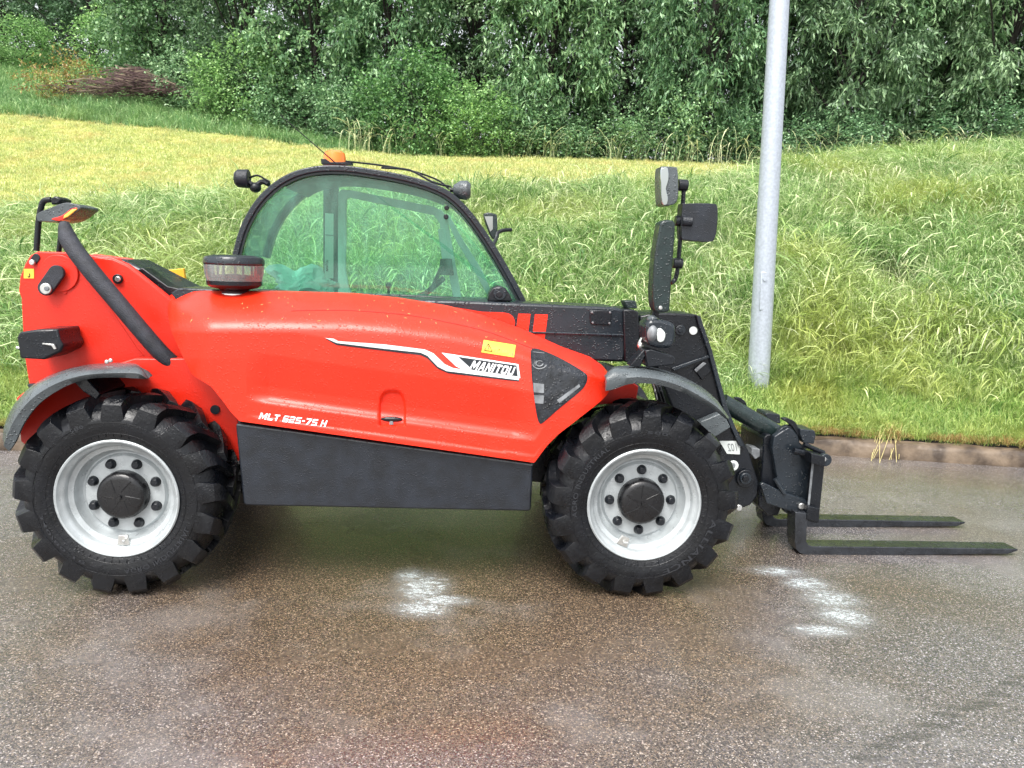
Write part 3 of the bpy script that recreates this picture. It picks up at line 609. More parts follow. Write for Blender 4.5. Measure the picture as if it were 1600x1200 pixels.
for k_, px, Y, lab, s, sz in [
 ('shrub', 645, 23.6, 'light green round-leaved shrub standing out in the middle of the tree line', 1.25, 1.2),
 ('shrub', 740, 23.6, 'light green shrub with broad leaves right of the middle shrub', 1.1, .85),
 ('shrub2', 560, 24.0, 'mid green shrub behind the orange beacon', 1.1, 1),
 ('shrub2', 840, 24.2, 'low mid green shrub right of the two light shrubs', 1.2, .9),
 ('shrub2', 940, 24.2, 'low bushy shrub behind the boom end', 1.2, .8),
 ('shrub2', 1040, 23.6, 'dense shrub left of the lamp pole foot of the trees', 1.2, 1.2),
 ('shrub2', 1150, 23.2, 'small dark shrub just left behind the lamp pole', 1.1, .9),
 ('shrub2', 1270, 22.2, 'low shrub first right of the lamp pole', 1.1, .8),
 ('shrub2', 1500, 21.6, 'low shrub behind the tall grass at the right', 1.2, 1.0),
 ('shrub2', 480, 25, 'mid green shrub left of the beacon, under the trees', 1.3, 1.2),
 ('shrub', 400, 26, 'leafy shrub right of the brush pile behind the whip aerial', 1.3, 1.1),
 ('shrub2', 330, 28, 'dark green shrub just right of the purple brush pile', 1.3, 1.3),
 ('shrub', 215, 33, 'light green shrub above the brush pile', 1.5, 1.2),
 ('shrub', 60, 34, 'pale green shrub at the far left by the hazy tree', 1.3, .8),
 ('dry', 118, 27.6, 'withered orange and yellow shrub left of the brush pile', 1.35, 1.4)]:
    tree(k_, px, Y, 'shrub', lab, 'shrub', GS, s, sz)
# brush pile
bp_ = empty('brush_pile', at_Y(210, 148, 27.2)); tag(bp_, 'heap of cut purple brown brushwood at the left edge of the trees', 'brush pile')
hb, hb2 = MB(), MB()
for i in range(650):
    a = random.gauss(0, 1.0); b = random.gauss(0, .4); z = random.uniform(0, .85)*math.exp(-(a/1.5)**2)
    q = random.uniform(-.5, .5); L_ = random.uniform(.3, .9); d = Vector((math.cos(q), random.uniform(-.5, .5), math.sin(q)*.7))*L_
    p = Vector((a, b, z)); (hb if i % 9 else hb2).tube([p-d/2, p+Vector((0, 0, random.uniform(-.03, .06))), p+d/2], [.014, .011, .005] if i % 9 else [.026, .02, .01], 4, False)
tag(hb.obj('twigs', 'twig', bp_), kind='stuff'); tag(hb2.obj('branches', 'twig2', bp_), kind='stuff')

# ------------------------------------------------------------ pole
PY = 7.0
pb, ptp = at_Y(1185, 588, PY), at_Y(1218, 0, PY)
ax = (ptp-pb); base = pb-ax*.12
def galv():
    m = mat('galvanised_steel', (.42, .46, .52), .42, metal=.35, var=.10, vscale=45, bump=.2, bscale=60, rvar=.1); return m
M['galv'] = galv()
pole = empty('lamp_post', base); tag(pole, 'leaning galvanised grey lamp pole standing in the bank grass behind the forks', 'pole')
t = MB(); top = ax*2.1
t.tube([Vector((0, 0, 0)), ax*.3, ax*.9, top], [.098, .095, .087, .064], 32)
t.obj('pole_shaft', 'galv', pole)
hp = at_Y(1195, 436, PY-.098)-base
MB().tube([hp, hp+Vector((0, -.006, 0))], .018, 14).obj('door_lock', 'galv', pole)
h2 = at_Y(1194, 455, PY-.0935)-base
q_ = MB(); aw = ax.normalized()
q_.prism([h2+Vector((sx*.035, 0, 0))+aw*sz*.17 for sx, sz in ((-1, -1), (1, -1), (1, 1), (-1, 1))], (0, .012, 0)); q_.obj('service_door', 'galv', pole, .006)

# ============================================================ the telehandler
TH = empty('telehandler', (VX, VY, 0), YAW)
tag(TH, 'red and black telescopic handler with green tinted cab standing on the wet asphalt', 'telehandler')
WR = .42
# ---------------- wheels
def ring_text(body, rad, a0, a1, h, y, flip=False):
    """raised lettering bent round the sidewall; angles clockwise from the top as seen from the near side"""
    v, f = text_tris(body, 0, .012, 1.1); out = []
    for X_, Z_ in v:
        if flip: a = math.radians(a0+(a1-a0)*X_); r = rad-h/2+h*Z_
        else: a = math.radians(a0+(a1-a0)*X_); r = rad-h/2+h*Z_
        out.append((math.sin(a)*r, y, math.cos(a)*r))
    return out, f
def make_wheel(texts):
    W_ = empty('wheel', parent=TH)
    t = MB()
    prof = [(.232, .030), (.238, .018), (.250, .010), (.262, .006), (.285, -.002), (.305, -.005), (.325, -.004), (.333, -.001), (.352, .012), (.372, .034), (.385, .06),
            (.392, .10), (.395, .155), (.392, .21), (.385, .25), (.372, .276), (.345, .30), (.305, .315), (.26, .30), (.235, .28), (.225, .26), (.225, .05)]
    t.lathe(prof, n=72, closed=True)
    for r_ in (.272, .318): t.lathe([(r_-.002, -.004 if r_ > .3 else .003), (r_, -.0075 if r_ > .3 else .0005), (r_+.002, -.004 if r_ > .3 else .003)], n=72)
    NL = 17
    for side in (0, 1):
        for k in range(NL):
            a0 = 2*math.pi*(k+.5*side)/NL
            # stations: (angle offset, y, r_out, r_in, half width)
            st_ = [(-.01, -.006, .338, .312, .022), (-.01, -.005, .352, .318, .030), (0.00, -.001, .388, .335, .036), (.01, .015, .405, .35, .037), (.035, .034, .413, .36, .033), (.055, .042, .417, .37, .026),
                   (.13, .085, .420, .375, .022), (.22, .135, .421, .380, .021), (.28, .172, .421, .384, .020)]
            k0 = len(t.v)
            for da, y, ro, ri, hw in st_:
                if side: y = .31-y
                for r_, q in ((ro, -1), (ro, 1), (ri, 1.25), (ri, -1.25)):
                    a = a0+da+q*hw/r_*(1 if r_ == ro else 1); t.v.append((math.sin(a)*r_, y, math.cos(a)*r_))
            n = len(st_)
            for i in range(n-1):
                for j in range(4): t.f.append((k0+i*4+j, k0+i*4+(j+1) % 4, k0+(i+1)*4+(j+1) % 4, k0+(i+1)*4+j))
            t.f.append((k0, k0+1, k0+2, k0+3)); m_ = k0+(n-1)*4; t.f.append((m_+3, m_+2, m_+1, m_))
    # fine radial nibs by the bead
    for k in range(56):
        a = 2*math.pi*k/56; p = [(math.sin(a)*r_, y, math.cos(a)*r_) for r_, y in ((.254, .006), (.268, .0015))]
        t.tube(p, .0013, 4)
    ty = t.obj('tyre', 'rubber', W_, .003, smooth=30)
    for a in texts:
        v, f = ring_text(*a); tx = MB(); tx.add(v, f); tx.obj('tyre_lettering', 'letter', W_, smooth=0)
    r = MB()
    r.lathe([(.236, .03), (.2446, .014), (.2446, .008), (.240, .004), (.234, .006), (.229, .016), (.222, .024), (.216, .028), (.212, .040), (.210, .052), (.200, .058),
             (.192, .062), (.188, .080), (.184, .095), (.174, .104), (.168, .104), (.164, .096), (.158, .090), (.100, .090), (.05, .090), (.05, .12), (.20, .14), (.225, .12), (.232, .06)], n=96)
    r.obj('rim', 'silver', W_, smooth=40)
    h = MB()
    h.lathe([(1e-4, .034), (.030, .034), (.074, .036), (.088, .040), (.095, .047), (.099, .06), (.100, .092), (.100, .10)], n=48)
    for k in range(6):
        a = 2*math.pi*k/6+.3
        pth = [(math.sin(a+.0)*.022, .034, math.cos(a)*.022), (math.sin(a+.22)*.05, .034, math.cos(a+.22)*.05), (math.sin(a+.32)*.080, .037, math.cos(a+.32)*.080)]
        h.tube(smoothline(pth, 4), .0022, 5)
    h.lathe([(1e-4, .026), (.008, .026), (.010, .034)], n=12)
    h.obj('hub_cap', 'hub', W_, smooth=40)
    nb = MB(); nb.lathe([(1e-4, -.022), (.012, -.022), (.0165, -.018), (.0185, -.006), (.0215, 0), (.0215, .004)], n=16)
    nut = nb.obj('wheel_nut', 'black', W_, smooth=40)
    for k in range(8):
        a = 2*math.pi*(k+.5)/8; o = nut if k == 0 else nut.copy()
        if k: COL.objects.link(o); o.parent = W_
        o.location = (math.sin(a)*.134, .089, math.cos(a)*.134)
    vb = MB(); va = math.pi; c = Vector((math.sin(va)*.196, .048, math.cos(va)*.196))
    vb.prism([c+Vector((-.026, 0, -.012)), c+Vector((.026, 0, -.012)), c+Vector((.018, 0, .03)), c+Vector((-.018, 0, .03))], (0, .012, 0))
    vb.tube([c+Vector((.0, -.002, .004)), c+Vector((.012, -.022, .016))], .005, 8)
    vb.obj('valve', 'steel', W_, .002)
    return W_
def copy_tree(o, parent):
    c = o.copy(); COL.objects.link(c); c.parent = parent
    for ch in list(o.children): copy_tree(ch, c)
    return c
wr = make_wheel([('AGRO INDUSTRIAL', .300, 176, 112, .020, -.0065, False), ('580', .318, -30, -20, .014, -.0065, False), ('340/80-18', .296, 258, 206, .012, -.0060, False)])
wf = make_wheel([('AGRO INDUSTRIAL', .300, 238, 304, .020, -.0065, False), ('ALLIANCE', .306, 78, 140, .026, -.0065, False), ('580', .318, -24, -8, .012, -.0065, False)])
WR -= .006; wr.location = (0, 0, WR); wr.rotation_euler = (0, 0, 0); wf.location = (WB, 0, WR); wf.rotation_euler = (0, math.radians(22), 0)
TRK = 1.72
for src, x in ((wr, 0), (wf, WB)):
    c = copy_tree(src, TH); c.location = (x, TRK, WR); c.rotation_euler = (0, math.radians(13), math.pi)
for x in (0, WB):
    ax_ = MB(); ax_.cyl((x, 0, WR), .11, .12, .34); ax_.cyl((x, 0, WR), .075, .2, TRK-.2); ax_.cyl((x, 0, WR), .11, TRK-.34, TRK-.12); ax_.ball((x, TRK/2, WR), .17, .2, .17); ax_.obj('axle', 'black', TH)
# ---------------- chassis
b = MB()
b.pp([(60, 640), (40, 600), (200, 592), (345, 600), (372, 650), (700, 690), (860, 700), (900, 640), (985, 640), (1040, 655), (1130, 700), (1110, 770), (1000, 770), (700, 740), (330, 735), (200, 740), (70, 730)], .42, 1.30)
b.obj('chassis', 'black', TH, .01)
b = MB()
b.pp([(25, 622), (58, 597), (110, 590), (210, 560), (290, 560), (340, 600), (372, 650), (376, 722), (345, 728), (300, 700), (240, 650), (170, 640), (90, 660), (48, 702), (32, 690)], .30, .34)
b.obj('rear_frame', 'redf', TH, .006)
hb_ = MB(); p = V(336, 640, .295); hb_.cyl((p.x, .292, p.z), .020, 0, .02); hb_.obj('frame_hole', 'dark', TH)
b = MB(); b.pp([(928, 640), (955, 596), (978, 590), (998, 604), (992, 640), (960, 655)], .36, .42); b.obj('front_frame', 'redf', TH, .006)
# ---------------- rear tower of two plates
near = [(47, 399), (58, 393), (110, 394), (140, 399), (176, 402), (200, 413), (222, 430), (280, 477), (330, 560), (380, 660), (300, 700), (60, 640), (45, 600), (38, 555), (35, 510), (33, 466), (29, 455), (31, 433), (39, 412)]
b = MB(); b.pp(near, .44, .47); nearp = b.obj('tower_plate', 'redf', TH, .006)
b = MB(); b.pp([(x+0, y) for x, y in [(62, 402), (100, 399), (150, 397), (205, 404), (232, 415), (256, 434), (300, 470), (330, 560), (300, 640), (90, 600), (64, 470)]], .92, .95); b.obj('tower_plate', 'redf', TH, .006)
b = MB(); b.pp([(33, 470), (60, 470), (60, 600), (46, 600)], .471, .919); b.obj('tower_back', 'redf', TH, .005)
rib = [(139, 434), (129, 421), (148, 402), (176, 405), (200, 416), (222, 433), (278, 478), (330, 560), (350, 640), (300, 632), (250, 585), (214, 545)]
b = MB(); b.pp(rib, .427, .439); b.obj('tower_rib_plate', 'redf', TH, .004)
def disc(px, py, lat, r_px, th, name, m, n=28, bev=.003, ring=False):
    p = V(px, py, lat); s = r_px/ (V(px+1, py, lat)-p).length**-1
    t = MB(); t.cyl((p.x, lat-th, p.z), s, 0, th, n=n); return t.obj(name, m, TH, bev)
disc(93, 427, .436, 30, .006, 'pivot_boss', 'redf')
def stadium(a, c, lat, rpx, th, name, m):
    A, B = V(*a, lat), V(*c, lat); r = rpx*(V(a[0]+1, a[1], lat)-A).length; d = (B-A); q = math.atan2(d.z, d.x)
    pts = [A+Vector((math.cos(q+math.pi/2+math.pi*i/12), 0, math.sin(q+math.pi/2+math.pi*i/12)))*r for i in range(13)] + \
          [B+Vector((math.cos(q-math.pi/2+math.pi*i/12), 0, math.sin(q-math.pi/2+math.pi*i/12)))*r for i in range(13)]
    return MB().prism([p-Vector((0, th, 0)) for p in pts], (0, th, 0)).obj(name, m, TH, .003)
stadium((91, 426), (74, 450), .415, 12, .02, 'pivot_keeper', 'foam')
disc(73, 451, .393, 9, .012, 'pivot_bolt', 'steel'); disc(73, 451, .380, 4, .004, 'bolt_head', 'greypart', 12)
stadium((57, 402), (53, 408), .439, 6, .004, 'slot', 'dark'); disc(52, 410, .434, 4.5, .015, 'bolt', 'steel', 14)
disc(185, 436, .425, 8, .012, 'bolt_washer', 'black'); disc(185, 436, .412, 4.5, .01, 'bolt', 'steel', 14)
disc(101, 456, .4385, 4, .004, 'plug', 'redf', 12)
def flat(poly, lat, name, m, th=.002, latf=None):
    t = MB(); t.pp(poly, lat-th, lat-.0003); return t.obj(name, m, TH, 0)
flat([(37, 420), (53, 420), (53, 435), (37, 435)], .439, 'yellow_sticker', 'yellow')
# little hook pictogram on the sticker
MB().tube(smoothline([V(45.5, 427, .436), V(46.5, 431, .436), V(44.5, 433, .436), V(43.5, 431, .436)], 4), .0018, 6).obj('hook_sign', 'dark', TH)
# yellow strut behind the tower
b = MB(); b.pp([(255, 423), (286, 419), (290, 442), (262, 440)], 1.02, 1.05); b.obj('far_bracket', 'yelpaint', TH, .003)
# tow box at the rear
b = MB(); b.pp([(26, 527), (30, 519), (58, 515), (90, 514), (93, 530), (99, 540), (94, 550), (68, 562), (31, 560)], .24, .43); b.obj('rear_lamp_box', 'black', TH, .008)
b = MB(); b.pp([(66, 536), (84, 538), (88, 545), (84, 546), (80, 540), (66, 538)], .228, .238); b.obj('lamp_box_clip', 'steel', TH, .001)
b = MB(); b.tube([V(26, 543, .3), V(34, 544, .3)], .006, 8); b.obj('lamp_box_pin', 'steel', TH)
# ---------------- rear fender
def band(top, bot, lat0, lat1, name, m, drop=9):
    T_, B_ = sl2(top, 6), sl2(bot, 6); t = MB(); n = len(T_)
    In = [V(*p, lat1) for p in T_]; A = [V(p[0], p[1]+drop*min(1, 4*min(i_, n-1-i_)/n), lat0) for i_, p in enumerate(T_)]; Bq = [V(*p, lat0) for p in B_]
    k = 0; vs = []; fs = []
    # cross section: lip bottom outer, mid bulge, top outer, rounded edge, sheet inward, back down
    for a, b_, inn in zip(A, Bq, In):
        d = (b_-a); mid = a+d*.45
        up = -d.normalized() if d.length > 1e-6 else Vector((0, 0, 1))
        dep = min(.05, d.length*.5)
        vs += [b_+Vector((0, .012, 0)), b_, mid+Vector((0, -.012, 0)), a+d*.12+Vector((0, .004, 0)), a+(inn-a)*.12+Vector((0, 0, .006)), inn,
               inn+Vector((0, 0, -.006)), a+d*.2+Vector((0, .05, 0)), mid+Vector((0, .022, 0))]
    q = 9
    for i in range(n-1):
        for j in range(q): fs.append((i*q+j, i*q+(j+1) % q, (i+1)*q+(j+1) % q, (i+1)*q+j))
    fs += [tuple(range(q)), tuple((n-1)*q+j for j in range(q-1, -1, -1))]
    t.add(vs, fs); return t.obj(name, m, TH, 0, smooth=60)
band([(4, 688), (7, 664), (22, 632), (48, 604), (85, 583), (130, 571), (175, 567), (208, 567), (222, 575), (231, 589)],
     [(14, 705), (24, 690), (38, 660), (62, 630), (98, 606), (135, 593), (175, 590), (208, 591), (222, 592), (230, 592)], .0, .32, 'rear_fender', 'fender')
b = MB(); b.pp([(112, 594), (136, 592), (156, 616), (150, 625), (130, 612)], .06, .30); b.obj('fender_bracket', 'black', TH, .004)
disc(168, 565, .10, 3.2, .012, 'bolt', 'steel', 12); disc(174, 563, .10, 3.2, .012, 'bolt', 'steel', 12)
# ---------------- foam sleeved bar
t = MB(); path = smoothline([V(100, 349, .40), V(108, 376, .37), V(134, 413, .33), (V(190, 480, .31)), V(250, 550, .32), V(284, 580, .36), V(304, 598, .42)], 8)
rr = [.020 + .016*min(1, i/7) for i in range(len(path))]
t.tube(path, rr, 20); t.obj('foam_sleeved_bar', 'foam', TH)
# ---------------- rear lamp on its rods
t = MB(); t.tube(smoothline([V(57, 392, .5), V(60, 350, .5), V(64, 325, .5), V(69, 314, .5), V(80, 312, .5)], 6), .0125, 12); t.obj('lamp_rod', 'black', TH)
t = MB(); t.tube([V(92, 394, .62), V(97, 345, .62)], .011, 12); t.obj('lamp_rod', 'black', TH)
t = MB(); L_ = sl2([(59, 345), (58, 334), (75, 326), (96, 318), (110, 317), (126, 323), (119, 331), (103, 342), (86, 346), (70, 346)], 4, True)
t.pp(L_, .43, .60); lamp = t.obj('tail_lamp', 'fender', TH, .016)
t = MB(); t.pp(sl2([(80, 342), (96, 337), (110, 327), (120, 325), (104, 340), (92, 345)], 3, True), .426, .5); t.obj('tail_lamp_lens', 'redlens', TH, .004)
t = MB(); t.pp([(100, 336), (112, 327), (121, 326), (106, 339), (98, 342)], .423, .5); t.obj('indicator_lens', 'amber', TH, .003)
t = MB(); t.pp([(78, 310), (86, 306), (96, 311), (92, 318), (80, 320)], .46, .56); t.obj('lamp_clamp', 'black', TH, .006)
# ---------------- engine hood
BP = [(262, 488), (264, 505), (270, 524), (284, 554), (300, 585), (330, 604), (347, 625), (360, 643), (374, 658), (835, 723), (843, 712), (855, 696), (872, 679), (890, 665), (908, 651), (925, 638), (942, 624), (950, 615), (956, 603)]
TP = [(262, 470), (266, 461), (276, 457), (300, 455), (360, 455), (450, 457), (550, 460), (620, 467), (700, 480), (760, 496), (820, 518), (880, 545), (925, 561), (944, 574), (953, 586), (956, 597)]
bx_, by_ = zip(*BP); tx_, ty_ = zip(*TP)
def hoodlat(px, py):
    B_, T_ = np.interp(px, bx_, by_), np.interp(px, tx_, ty_); d = py-T_; db = B_-py
    l = .05
    cw = np.interp(px, [262, 300, 650, 850, 956], [60, 66, 58, 44, 22])
    if d < cw: l += .26*(1-d/cw)**2.1
    cz = np.interp(px, [262, 460, 620, 760, 956], [520, 520, 545, 600, 640])
    if py < cz: l += .00042*(cz-py)
    dl = px-262
    if dl < 70: l += .17*(1-dl/70)**2
    if px < 420: l += .0003*max(0, (py-560))*(1-dl/158)
    if px > 895: l += .10*((px-895)/61)**2
    f = np.interp(px, [385, 420, 800, 850], [0, 1, 1, 0])
    if db < 9: l -= .010*f
    elif db < 12: l -= .010*f*(12-db)/3
    if 34 < db < 110: l += .022*f*math.sin(min(1, (db-34)/14)*math.pi/2)*(1-max(0, db-60)/50)
    # recess above the bonnet latch
    qx, qy = (px-613)/21, (py-645)/36
    if py < 665 and (abs(qx)**3+abs(min(0, qy))**3) < 1.0 and db > 12: l += .016*min(1, (1-(abs(qx)**3+abs(min(0, qy))**3))*3)
    return l
nx_, ny_ = 300, 90; t = MB(); vs = []; fs = []
for i in range(nx_+1):
    px = 262+694*(i/nx_)
    B_, T_ = np.interp(px, bx_, by_), np.interp(px, tx_, ty_)
    vs += [V(px, B_-1, hoodlat(px, B_)+.05)]
    for j in range(ny_+1):
        v_ = j/ny_; py = B_+(T_-B_)*v_; vs.append(V(px, py, hoodlat(px, py)))
    tp = vs[-1]; vs.append(tp+Vector((0, .06, .004))); vs.append(tp+Vector((0, .25, -.01)))
q = ny_+4
fs = [(i*q+j, (i+1)*q+j, (i+1)*q+j+1, i*q+j+1) for i in range(nx_) for j in range(q-1)]
t.add(vs, fs); t.obj('engine_hood', 'red', TH, smooth=50)
# hood seam of the upper lid
def on_hood(px, py, off=.003): return V(px, py, hoodlat(px, py)-off)
seam = sl2([(455, 486), (500, 485), (560, 486), (640, 493), (700, 504), (760, 518), (820, 540), (850, 552)], 8)
MB().tube([on_hood(x, y, -.0005) for x, y in seam], .0022, 6).obj('hood_seam', 'groove', TH)
def hood_poly(poly, off, name, m, step=5):
    """flat print following the hood's surface"""
    bm = bmesh.new(); pts = []
    n = len(poly)
    for i in range(n):
        a, c = Vector((*poly[i], 0)), Vector((*poly[(i+1) % n], 0)); k = max(1, int((c-a).length/step))
        pts += [a+(c-a)*(j/k) for j in range(k)]
    f = bm.faces.new([bm.verts.new(p) for p in pts]); f.normal_update(); bmesh.ops.triangulate(bm, faces=[f])
    xs_ = [p.x for p in pts]; 
    for x in np.arange(min(xs_)+step, max(xs_), step):
        bmesh.ops.bisect_plane(bm, geom=bm.verts[:]+bm.edges[:]+bm.faces[:], plane_co=(x, 0, 0), plane_no=(1, 0, 0))
    ys_ = [p.y for p in pts]
    for y in np.arange(min(ys_)+step, max(ys_), step):
        bmesh.ops.bisect_plane(bm, geom=bm.verts[:]+bm.edges[:]+bm.faces[:], plane_co=(0, y, 0), plane_no=(0, 1, 0))
    for v in bm.verts: v.co = on_hood(v.co.x, v.co.y, off)
    me = bpy.data.meshes.new(name); bm.to_mesh(me); bm.free(); me.materials.append(M[m]); o = bpy.data.objects.new(name, me); COL.objects.link(o); o.parent = TH; return o
def quad_text(body, tl, tr, br, bl, fn, name, m, shear=0, bold=.02, spacing=1):
    v, f = block_tris(body, shear) if bold is None else text_tris(body, shear, bold, spacing); out = []
    for a, c in v:
        x = (bl[0]+(br[0]-bl[0])*a)*(1-c)+(tl[0]+(tr[0]-tl[0])*a)*c; y = (bl[1]+(br[1]-bl[1])*a)*(1-c)+(tl[1]+(tr[1]-tl[1])*a)*c
        out.append(fn(x, y))
    t = MB(); t.add(out, f); return t.obj(name, m, TH, 0, smooth=0)
hood_poly([(508, 529), (520, 530), (530, 536), (600, 541), (664, 549), (676, 554), (694, 571), (706, 577), (722, 580), (811, 593), (811, 596), (715, 585), (700, 583), (684, 576), (668, 560), (658, 555), (600, 548), (526, 539)], .0030, 'stripe_dark_edge', 'dark')  # dark lower edge of the printed stripe
hood_poly([(508, 528), (521, 529), (529, 533), (600, 538), (664, 546), (677, 552), (695, 569), (708, 575), (722, 577), (811, 591), (811, 594), (716, 582), (698, 580), (684, 573), (668, 556), (657, 551), (600, 545), (526, 536)], .0042, 'stripe', 'sticker')
hood_poly([(690, 551), (810, 569), (813, 591), (726, 579), (712, 572)], .0042, 'badge', 'white')
hood_poly([(706, 556), (807, 571), (809, 588), (733, 577)], .0054, 'badge_field', 'dark')
hood_poly([(706, 556), (716, 557.5), (738, 577.5), (733, 577)], .0064, 'badge_wedge', 'greyprint')  # slanted grey wedge of the badge print
quad_text('MANITOU', (738, 563), (806, 573.5), (803, 587), (733, 576.5), lambda x, y: on_hood(x, y, .0068), 'brand_lettering', 'white', .25, None)
hood_poly([(756, 531), (806, 539), (803, 558.5), (752, 550.5)], .0035, 'warning_label', 'yellow')
def hood_line(pts, r, name, m, off=.0055): return MB().tube([on_hood(x, y, off) for x, y in pts], r, 5).obj(name, m, TH)
hood_line([(763, 537), (757, 547), (769, 549), (763, 537)], .0017, 'warning_triangle', 'dark')
hood_line([(763.2, 540.5), (763.2, 545)], .0016, 'warning_mark', 'dark')
hood_line([(779, 546), (781, 546.4)], .0018, 'label_dot', 'redlens'); hood_line([(801, 552), (801.2, 556)], .0018, 'label_mark', 'dark')
quad_text('MLT 625-75 H', (406, 644.5), (512, 657), (510, 667.5), (404, 654.5), lambda x, y: on_hood(x, y, .0035), 'model_lettering', 'white', .18, None)
# latch
t = MB(); c = on_hood(612, 655, .004); t.ball(c, .046, .010, .011); t.obj('hood_latch', 'black', TH)
t = MB(); t.prism([on_hood(609, 658, .006), on_hood(614, 658, .006), on_hood(615, 664, .006), on_hood(608, 664, .006)], (0, .01, 0)); t.obj('latch_key', 'greypart', TH, .002)
# smoked side panel
WIN = sl2([(831, 545), (852, 549), (882, 563), (912, 581), (918, 590), (913, 604), (900, 617), (874, 638), (850, 659), (843, 661), (838, 645), (832, 600), (830, 570)], 4, True)
hood_poly(WIN, .0035, 'panel_seal', 'dark', 6)
ctr_ = (868, 592)
WI2 = [(ctr_[0]+(x-ctr_[0])*.955, ctr_[1]+(y-ctr_[1])*.965) for x, y in WIN]
hood_poly(WI2, .0055, 'smoked_panel', 'mesh', 6)
hood_poly([(833, 598), (850, 600), (850, 614), (834, 613)], .0068, 'inner_part', 'greypart'); hood_poly([(834, 617), (850, 618), (849, 631), (836, 630)], .0068, 'inner_part', 'greypart')
for r_ in (5.5, 11):
    hood_line([(843+r_*math.cos(a), 568+r_*.75*math.sin(a)) for a in np.linspace(.3 if r_ > 6 else 0, 5.6 if r_ < 6 else 3.0, 16)], .0026, 'inner_cap', 'greypart', .0068)
hood_line([(833, 550), (850, 552)], .003, 'panel_rib', 'greypart', .0066)  # thin grey rib along the top of the panel
hood_poly([(870, 625), (905, 600), (907, 604), (874, 630)], .0068, 'inner_duct', 'greypart')
# ---------------- side skirt
t = MB(); t.pp([(368, 664), (373, 661), (830, 723.5), (832.5, 728), (830, 797), (826, 799), (385, 790), (380, 787)], .075, .40); t.obj('side_skirt', 'skirt', TH, .008)
t = MB(); t.prism([V(370, 662.5, .072), V(832, 725.5, .072), V(832, 728, .072), V(370, 665, .072)], (0, .02, 0)); t.obj('skirt_edge', 'fender', TH, .001)
t = MB(); t.pp([(372, 656), (835, 720), (834, 726), (372, 662)], .13, .36); t.obj('hood_sill', 'dark', TH)
disc(372, 722, .29, 4, .02, 'bolt', 'steel', 12)
# ---------------- deck between hood and boom, rear deck
t = MB(); t.pp([(266, 458), (280, 450), (420, 455), (900, 560), (900, 600), (350, 560)], .36, .60); t.obj('deck', 'boom', TH, .006)
t = MB(); t.pp([(205, 428), (262, 470), (285, 476), (300, 458), (284, 452), (262, 447), (222, 418)], .50, .60); t.obj('rear_deck', 'black', TH, .004)
# ---------------- air precleaner
c = V(367, 465, .34); sc = (V(368, 465, .34)-c).length
def zz(py): return V(367, py, .34).z-c.z
t = MB(); t.lathe([(1e-4, zz(398)), (.035*0+34*sc, zz(399)), (44*sc, zz(402)), (46.5*sc, zz(406)), (46.5*sc, zz(412)), (44*sc, zz(415)), (1e-4, zz(415))], c, 'z', 48)
t.obj('precleaner_lid', 'boom', TH)
t = MB(); t.lathe([(45.5*sc, zz(414)), (45*sc, zz(425)), (43*sc, zz(434)), (42*sc, zz(439))], c, 'z', 48); t.obj('precleaner_bowl', 'clear', TH)
t = MB(); t.lathe([(1e-4, zz(428)), (30*sc, zz(430)), (40*sc, zz(437)), (42.5*sc, zz(439)), (42*sc, zz(445)), (36*sc, zz(449)), (23*sc, zz(452)), (20*sc, zz(455)), (18*sc, zz(468)), (1e-4, zz(468))], c, 'z', 48); t.obj('precleaner_base', 'black', TH)
t = MB(); t.lathe([(20*sc, zz(458)), (20.5*sc, zz(459)), (20.5*sc, zz(462)), (20*sc, zz(463))], c, 'z', 32); t.obj('precleaner_clamp', 'steel', TH)
for i in range(7):
    a = 2*math.pi*i/7; p = c+Vector((math.cos(a)*33*sc, math.sin(a)*33*sc, zz(425)))
    t = MB(); t.box(p+Vector((-.004, -.004, -.03)), p+Vector((.004, .004, .03))); t.obj('precleaner_vane', 'redlens' if i == 0 else 'greypart', TH)  # right-hand vane coloured red to stand for a red reflection
# ---------------- boom
t = MB(); t.pp([(190, 404), (285, 452), (310, 458), (720, 470), (960, 480), (975, 484), (978, 548), (975, 566), (900, 563), (600, 540), (300, 535), (200, 470), (100, 440)], .62, .92); t.obj('boom_section', 'boom', TH, .012)
t = MB(); t.pp([(974, 484), (990, 484), (998, 488), (1000, 560), (996, 567), (976, 566)], .60, .94); t.obj('boom_collar', 'black', TH, .006)
t = MB(); t.pp([(975, 470), (994, 470), (996, 482), (980, 482)], .70, .80); t.obj('boom_lug', 'ram', TH, .004)
t = MB(); t.tube([V(740, 517, .617), V(978, 524, .617)], .006, 6); t.obj('boom_weld_rib', 'boom', TH)
t = MB(); t.pp([(921, 487), (924, 485), (953, 485), (956, 488), (955, 505), (952, 508), (925, 507), (922, 504)], .612, .621); t.obj('cover_plate', 'black', TH, .003)
for x, y in ((925, 488), (953, 488), (952, 505), (926, 504)): disc(x, y, .612, 1.8, .005, 'plate_screw', 'greypart', 10)
flat(sl2([(700, 482), (752, 487), (782, 488), (797, 491), (804, 500), (803, 512), (790, 540), (700, 520)], 3, True), .620, 'boom_letter', 'red')
flat([(810, 490), (829, 490.5), (822, 545), (802, 545)], .620, 'boom_letter', 'red')
flat([(836, 491), (856, 491.5), (849, 545), (829, 545)], .620, 'boom_letter', 'red')
# pivot boss at the cab foot
t = MB(); t.pp([(762, 471), (764, 458), (770, 450), (780, 447), (790, 450), (797, 460), (801, 471)], .70, .88); t.obj('cylinder_bracket', 'black', TH, .006)
disc(781, 459, .70, 10, .01, 'cylinder_pin', 'boom'); disc(780, 460, .69, 5, .008, 'pin_bolt', 'black', 16)
